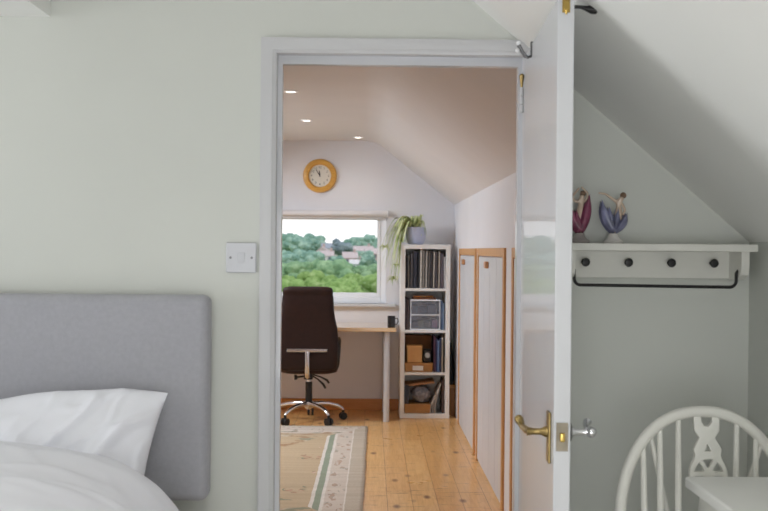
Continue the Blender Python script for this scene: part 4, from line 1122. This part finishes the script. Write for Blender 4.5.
POS = ['leftmost', 'second from the left', 'third from the left', 'fourth from the left', 'fifth from the left', 'sixth from the left', 'seventh from the left', 'eighth from the left', 'ninth from the left', 'tenth from the left', 'eleventh from the left', 'twelfth from the left']
near = [(268, 283, 125), (283, 277, 150), (298, 278, 130), (312, 273, 155), (326, 272, 132), (340, 277, 122), (352, 272, 140), (364, 276, 126), (378, 275, 138), (394, 277, 130)]
for i, (px, py, d) in enumerate(near):
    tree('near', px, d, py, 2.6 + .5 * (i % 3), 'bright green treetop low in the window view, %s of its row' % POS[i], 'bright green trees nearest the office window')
mid = [(262, 262, 235), (280, 263, 225), (294, 259, 240), (308, 258, 220), (322, 257, 235), (334, 260, 215), (345, 263, 235), (356, 266, 222), (368, 265, 240), (380, 264, 225), (396, 262, 232)]
for i, (px, py, d) in enumerate(mid):
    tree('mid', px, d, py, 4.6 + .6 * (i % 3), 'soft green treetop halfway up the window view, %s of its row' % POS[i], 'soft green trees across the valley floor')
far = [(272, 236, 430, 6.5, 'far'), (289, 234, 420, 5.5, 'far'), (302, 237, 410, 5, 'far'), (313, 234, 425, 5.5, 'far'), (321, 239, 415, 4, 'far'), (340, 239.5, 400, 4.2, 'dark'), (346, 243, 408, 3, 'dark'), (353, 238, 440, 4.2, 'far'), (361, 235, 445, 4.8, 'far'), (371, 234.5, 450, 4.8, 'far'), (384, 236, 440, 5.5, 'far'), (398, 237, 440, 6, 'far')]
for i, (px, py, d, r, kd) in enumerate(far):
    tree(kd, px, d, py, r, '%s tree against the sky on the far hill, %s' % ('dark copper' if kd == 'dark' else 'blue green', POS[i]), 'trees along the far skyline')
fill = [(285, 252, 330, 5.0), (296, 250, 345, 5), (311, 251, 335, 5), (336, 256, 345, 4.2), (364, 249, 380, 4.0), (368, 254, 360, 3.4), (276, 250, 340, 6), (392, 250, 350, 6)]
for i, (px, py, d, r) in enumerate(fill):
    tree('mid' if px > 350 else 'far', px, d, py, r, 'rounded tree among the hillside houses, %s of eight' % POS[i], 'rounded trees among the far houses') if False else tree('far', px, d, py, r, 'rounded green tree below the skyline trees, by view column %s' % POS[sorted(q[0] for q in fill).index(px)], 'rounded trees below the skyline')
# ------------------------------------------------------------------ light
wd_ = bpy.data.worlds.new('sky'); scene.world = wd_; wd_.use_nodes = True
nt = wd_.node_tree; bgd = nt.nodes['Background']
tc = nt.nodes.new('ShaderNodeTexCoord'); sxyz = nt.nodes.new('ShaderNodeSeparateXYZ'); nt.links.new(tc.outputs['Generated'], sxyz.inputs[0])
rp = nt.nodes.new('ShaderNodeValToRGB'); rp.color_ramp.elements[0].position = 0.0; rp.color_ramp.elements[0].color = (.95, .95, .96, 1); rp.color_ramp.elements[1].position = .6; rp.color_ramp.elements[1].color = (.80, .88, 1, 1)
nt.links.new(sxyz.outputs[2], rp.inputs[0]); nt.links.new(rp.outputs[0], bgd.inputs[0]); bgd.inputs[1].default_value = 1.3

def area(name, loc, direction, sx_, sy_, power, col=(1, 1, 1), portal=False):
    l = bpy.data.lights.new(name, 'AREA'); l.shape = 'RECTANGLE'; l.size = sx_; l.size_y = sy_; l.energy = power; l.color = col
    if portal: l.cycles.is_portal = True
    o = bpy.data.objects.new(name, l); COL.objects.link(o); o.location = loc
    o.rotation_euler = Vector(direction).to_track_quat('-Z', 'Y').to_euler()
    return o
area('daylight_dormer', (-4.60, (BW[1] + BW[2]) / 2, (BW[3] + BW[4]) / 2), (1, 0, -.05), 1.9, 1.6, 56, (.98, 1.0, 1.03))
area('fill_rear', (-.21, -2.32, .90), (0, 1, .02), 1.75, 1.65, 42, (.98, 1.0, 1.03))  # added fill light outside the unseen rear doors
for a, b_ in SKY:
    area('fill_roof', (-2.12, (a + b_) / 2, 2.40), (.62, 0, -.78), .6, 1.1, 118, (.90, 1.0, 1.12))  # added fill light above the unseen roof window
area('portal_gable', (-.70, GY + .16, 1.355), (0, -1, 0), 1.6, .75, 1, portal=True)
for (x, y) in ((-.492, 6.42), (-.480, 7.85), (-.112, 9.0), (-1.1, 6.5), (-1.1, 8.0), (-.5, 5.0), (-.5, 3.8)):  # first three match visible fittings; the other spots are added fill without fittings
    l = bpy.data.lights.new('downlight_and_fill_beam', 'SPOT'); l.energy = 3 if y > 8.5 else 10; l.spot_size = R(120); l.spot_blend = .8; l.shadow_soft_size = .03; l.color = (1, .92, .83)
    o = bpy.data.objects.new('downlight_and_fill_beam', l); COL.objects.link(o); o.location = (x, y, CZ - .012)

for (x, y) in ((-.10, 1.15), (-.10, .2)):  # added spots without fittings, brightening the table and right wall
    l = bpy.data.lights.new('bedroom_fill_spot', 'SPOT'); l.energy = 28; l.spot_size = R(150); l.spot_blend = .9; l.shadow_soft_size = .12; l.color = (1, .98, .95)
    o = bpy.data.objects.new('bedroom_fill_spot', l); COL.objects.link(o); o.location = (x, y, 2.385)
# ------------------------------------------------------------------ camera
cam = bpy.data.cameras.new('camera'); co = bpy.data.objects.new('camera', cam); COL.objects.link(co)
cam.sensor_width = 36; cam.lens = 1050 / 768 * 36; cam.clip_start = .05; cam.clip_end = 3000
F = 1050.0
yc = Vector((-14 / F, 5.5 / F, -1)).normalized()
zc = Vector((math.sin(R(.5)), math.cos(R(.5)), 0)); zc = (zc - yc * zc.dot(yc)).normalized()
xc = yc.cross(zc)
rot = Matrix(((xc.x, xc.y, xc.z), (yc.x, yc.y, yc.z), (zc.x, zc.y, zc.z)))
co.matrix_world = Matrix.Translation((0, 0, 1.42)) @ rot.to_4x4()
cam.dof.use_dof = True; cam.dof.focus_distance = 4.2; cam.dof.aperture_fstop = 7.1
scene.camera = co

scene.view_settings.view_transform = 'Standard'; scene.view_settings.look = 'None'
scene.view_settings.gamma = 1; scene.view_settings.use_curve_mapping = False
scene.view_settings.exposure = 0.0
scene.cycles.use_denoising = True
scene.cycles.max_bounces = 10; scene.cycles.diffuse_bounces = 6; scene.cycles.transparent_max_bounces = 12
scene.cycles.caustics_reflective = False; scene.cycles.caustics_refractive = False
scene.cycles.sample_clamp_indirect = 6
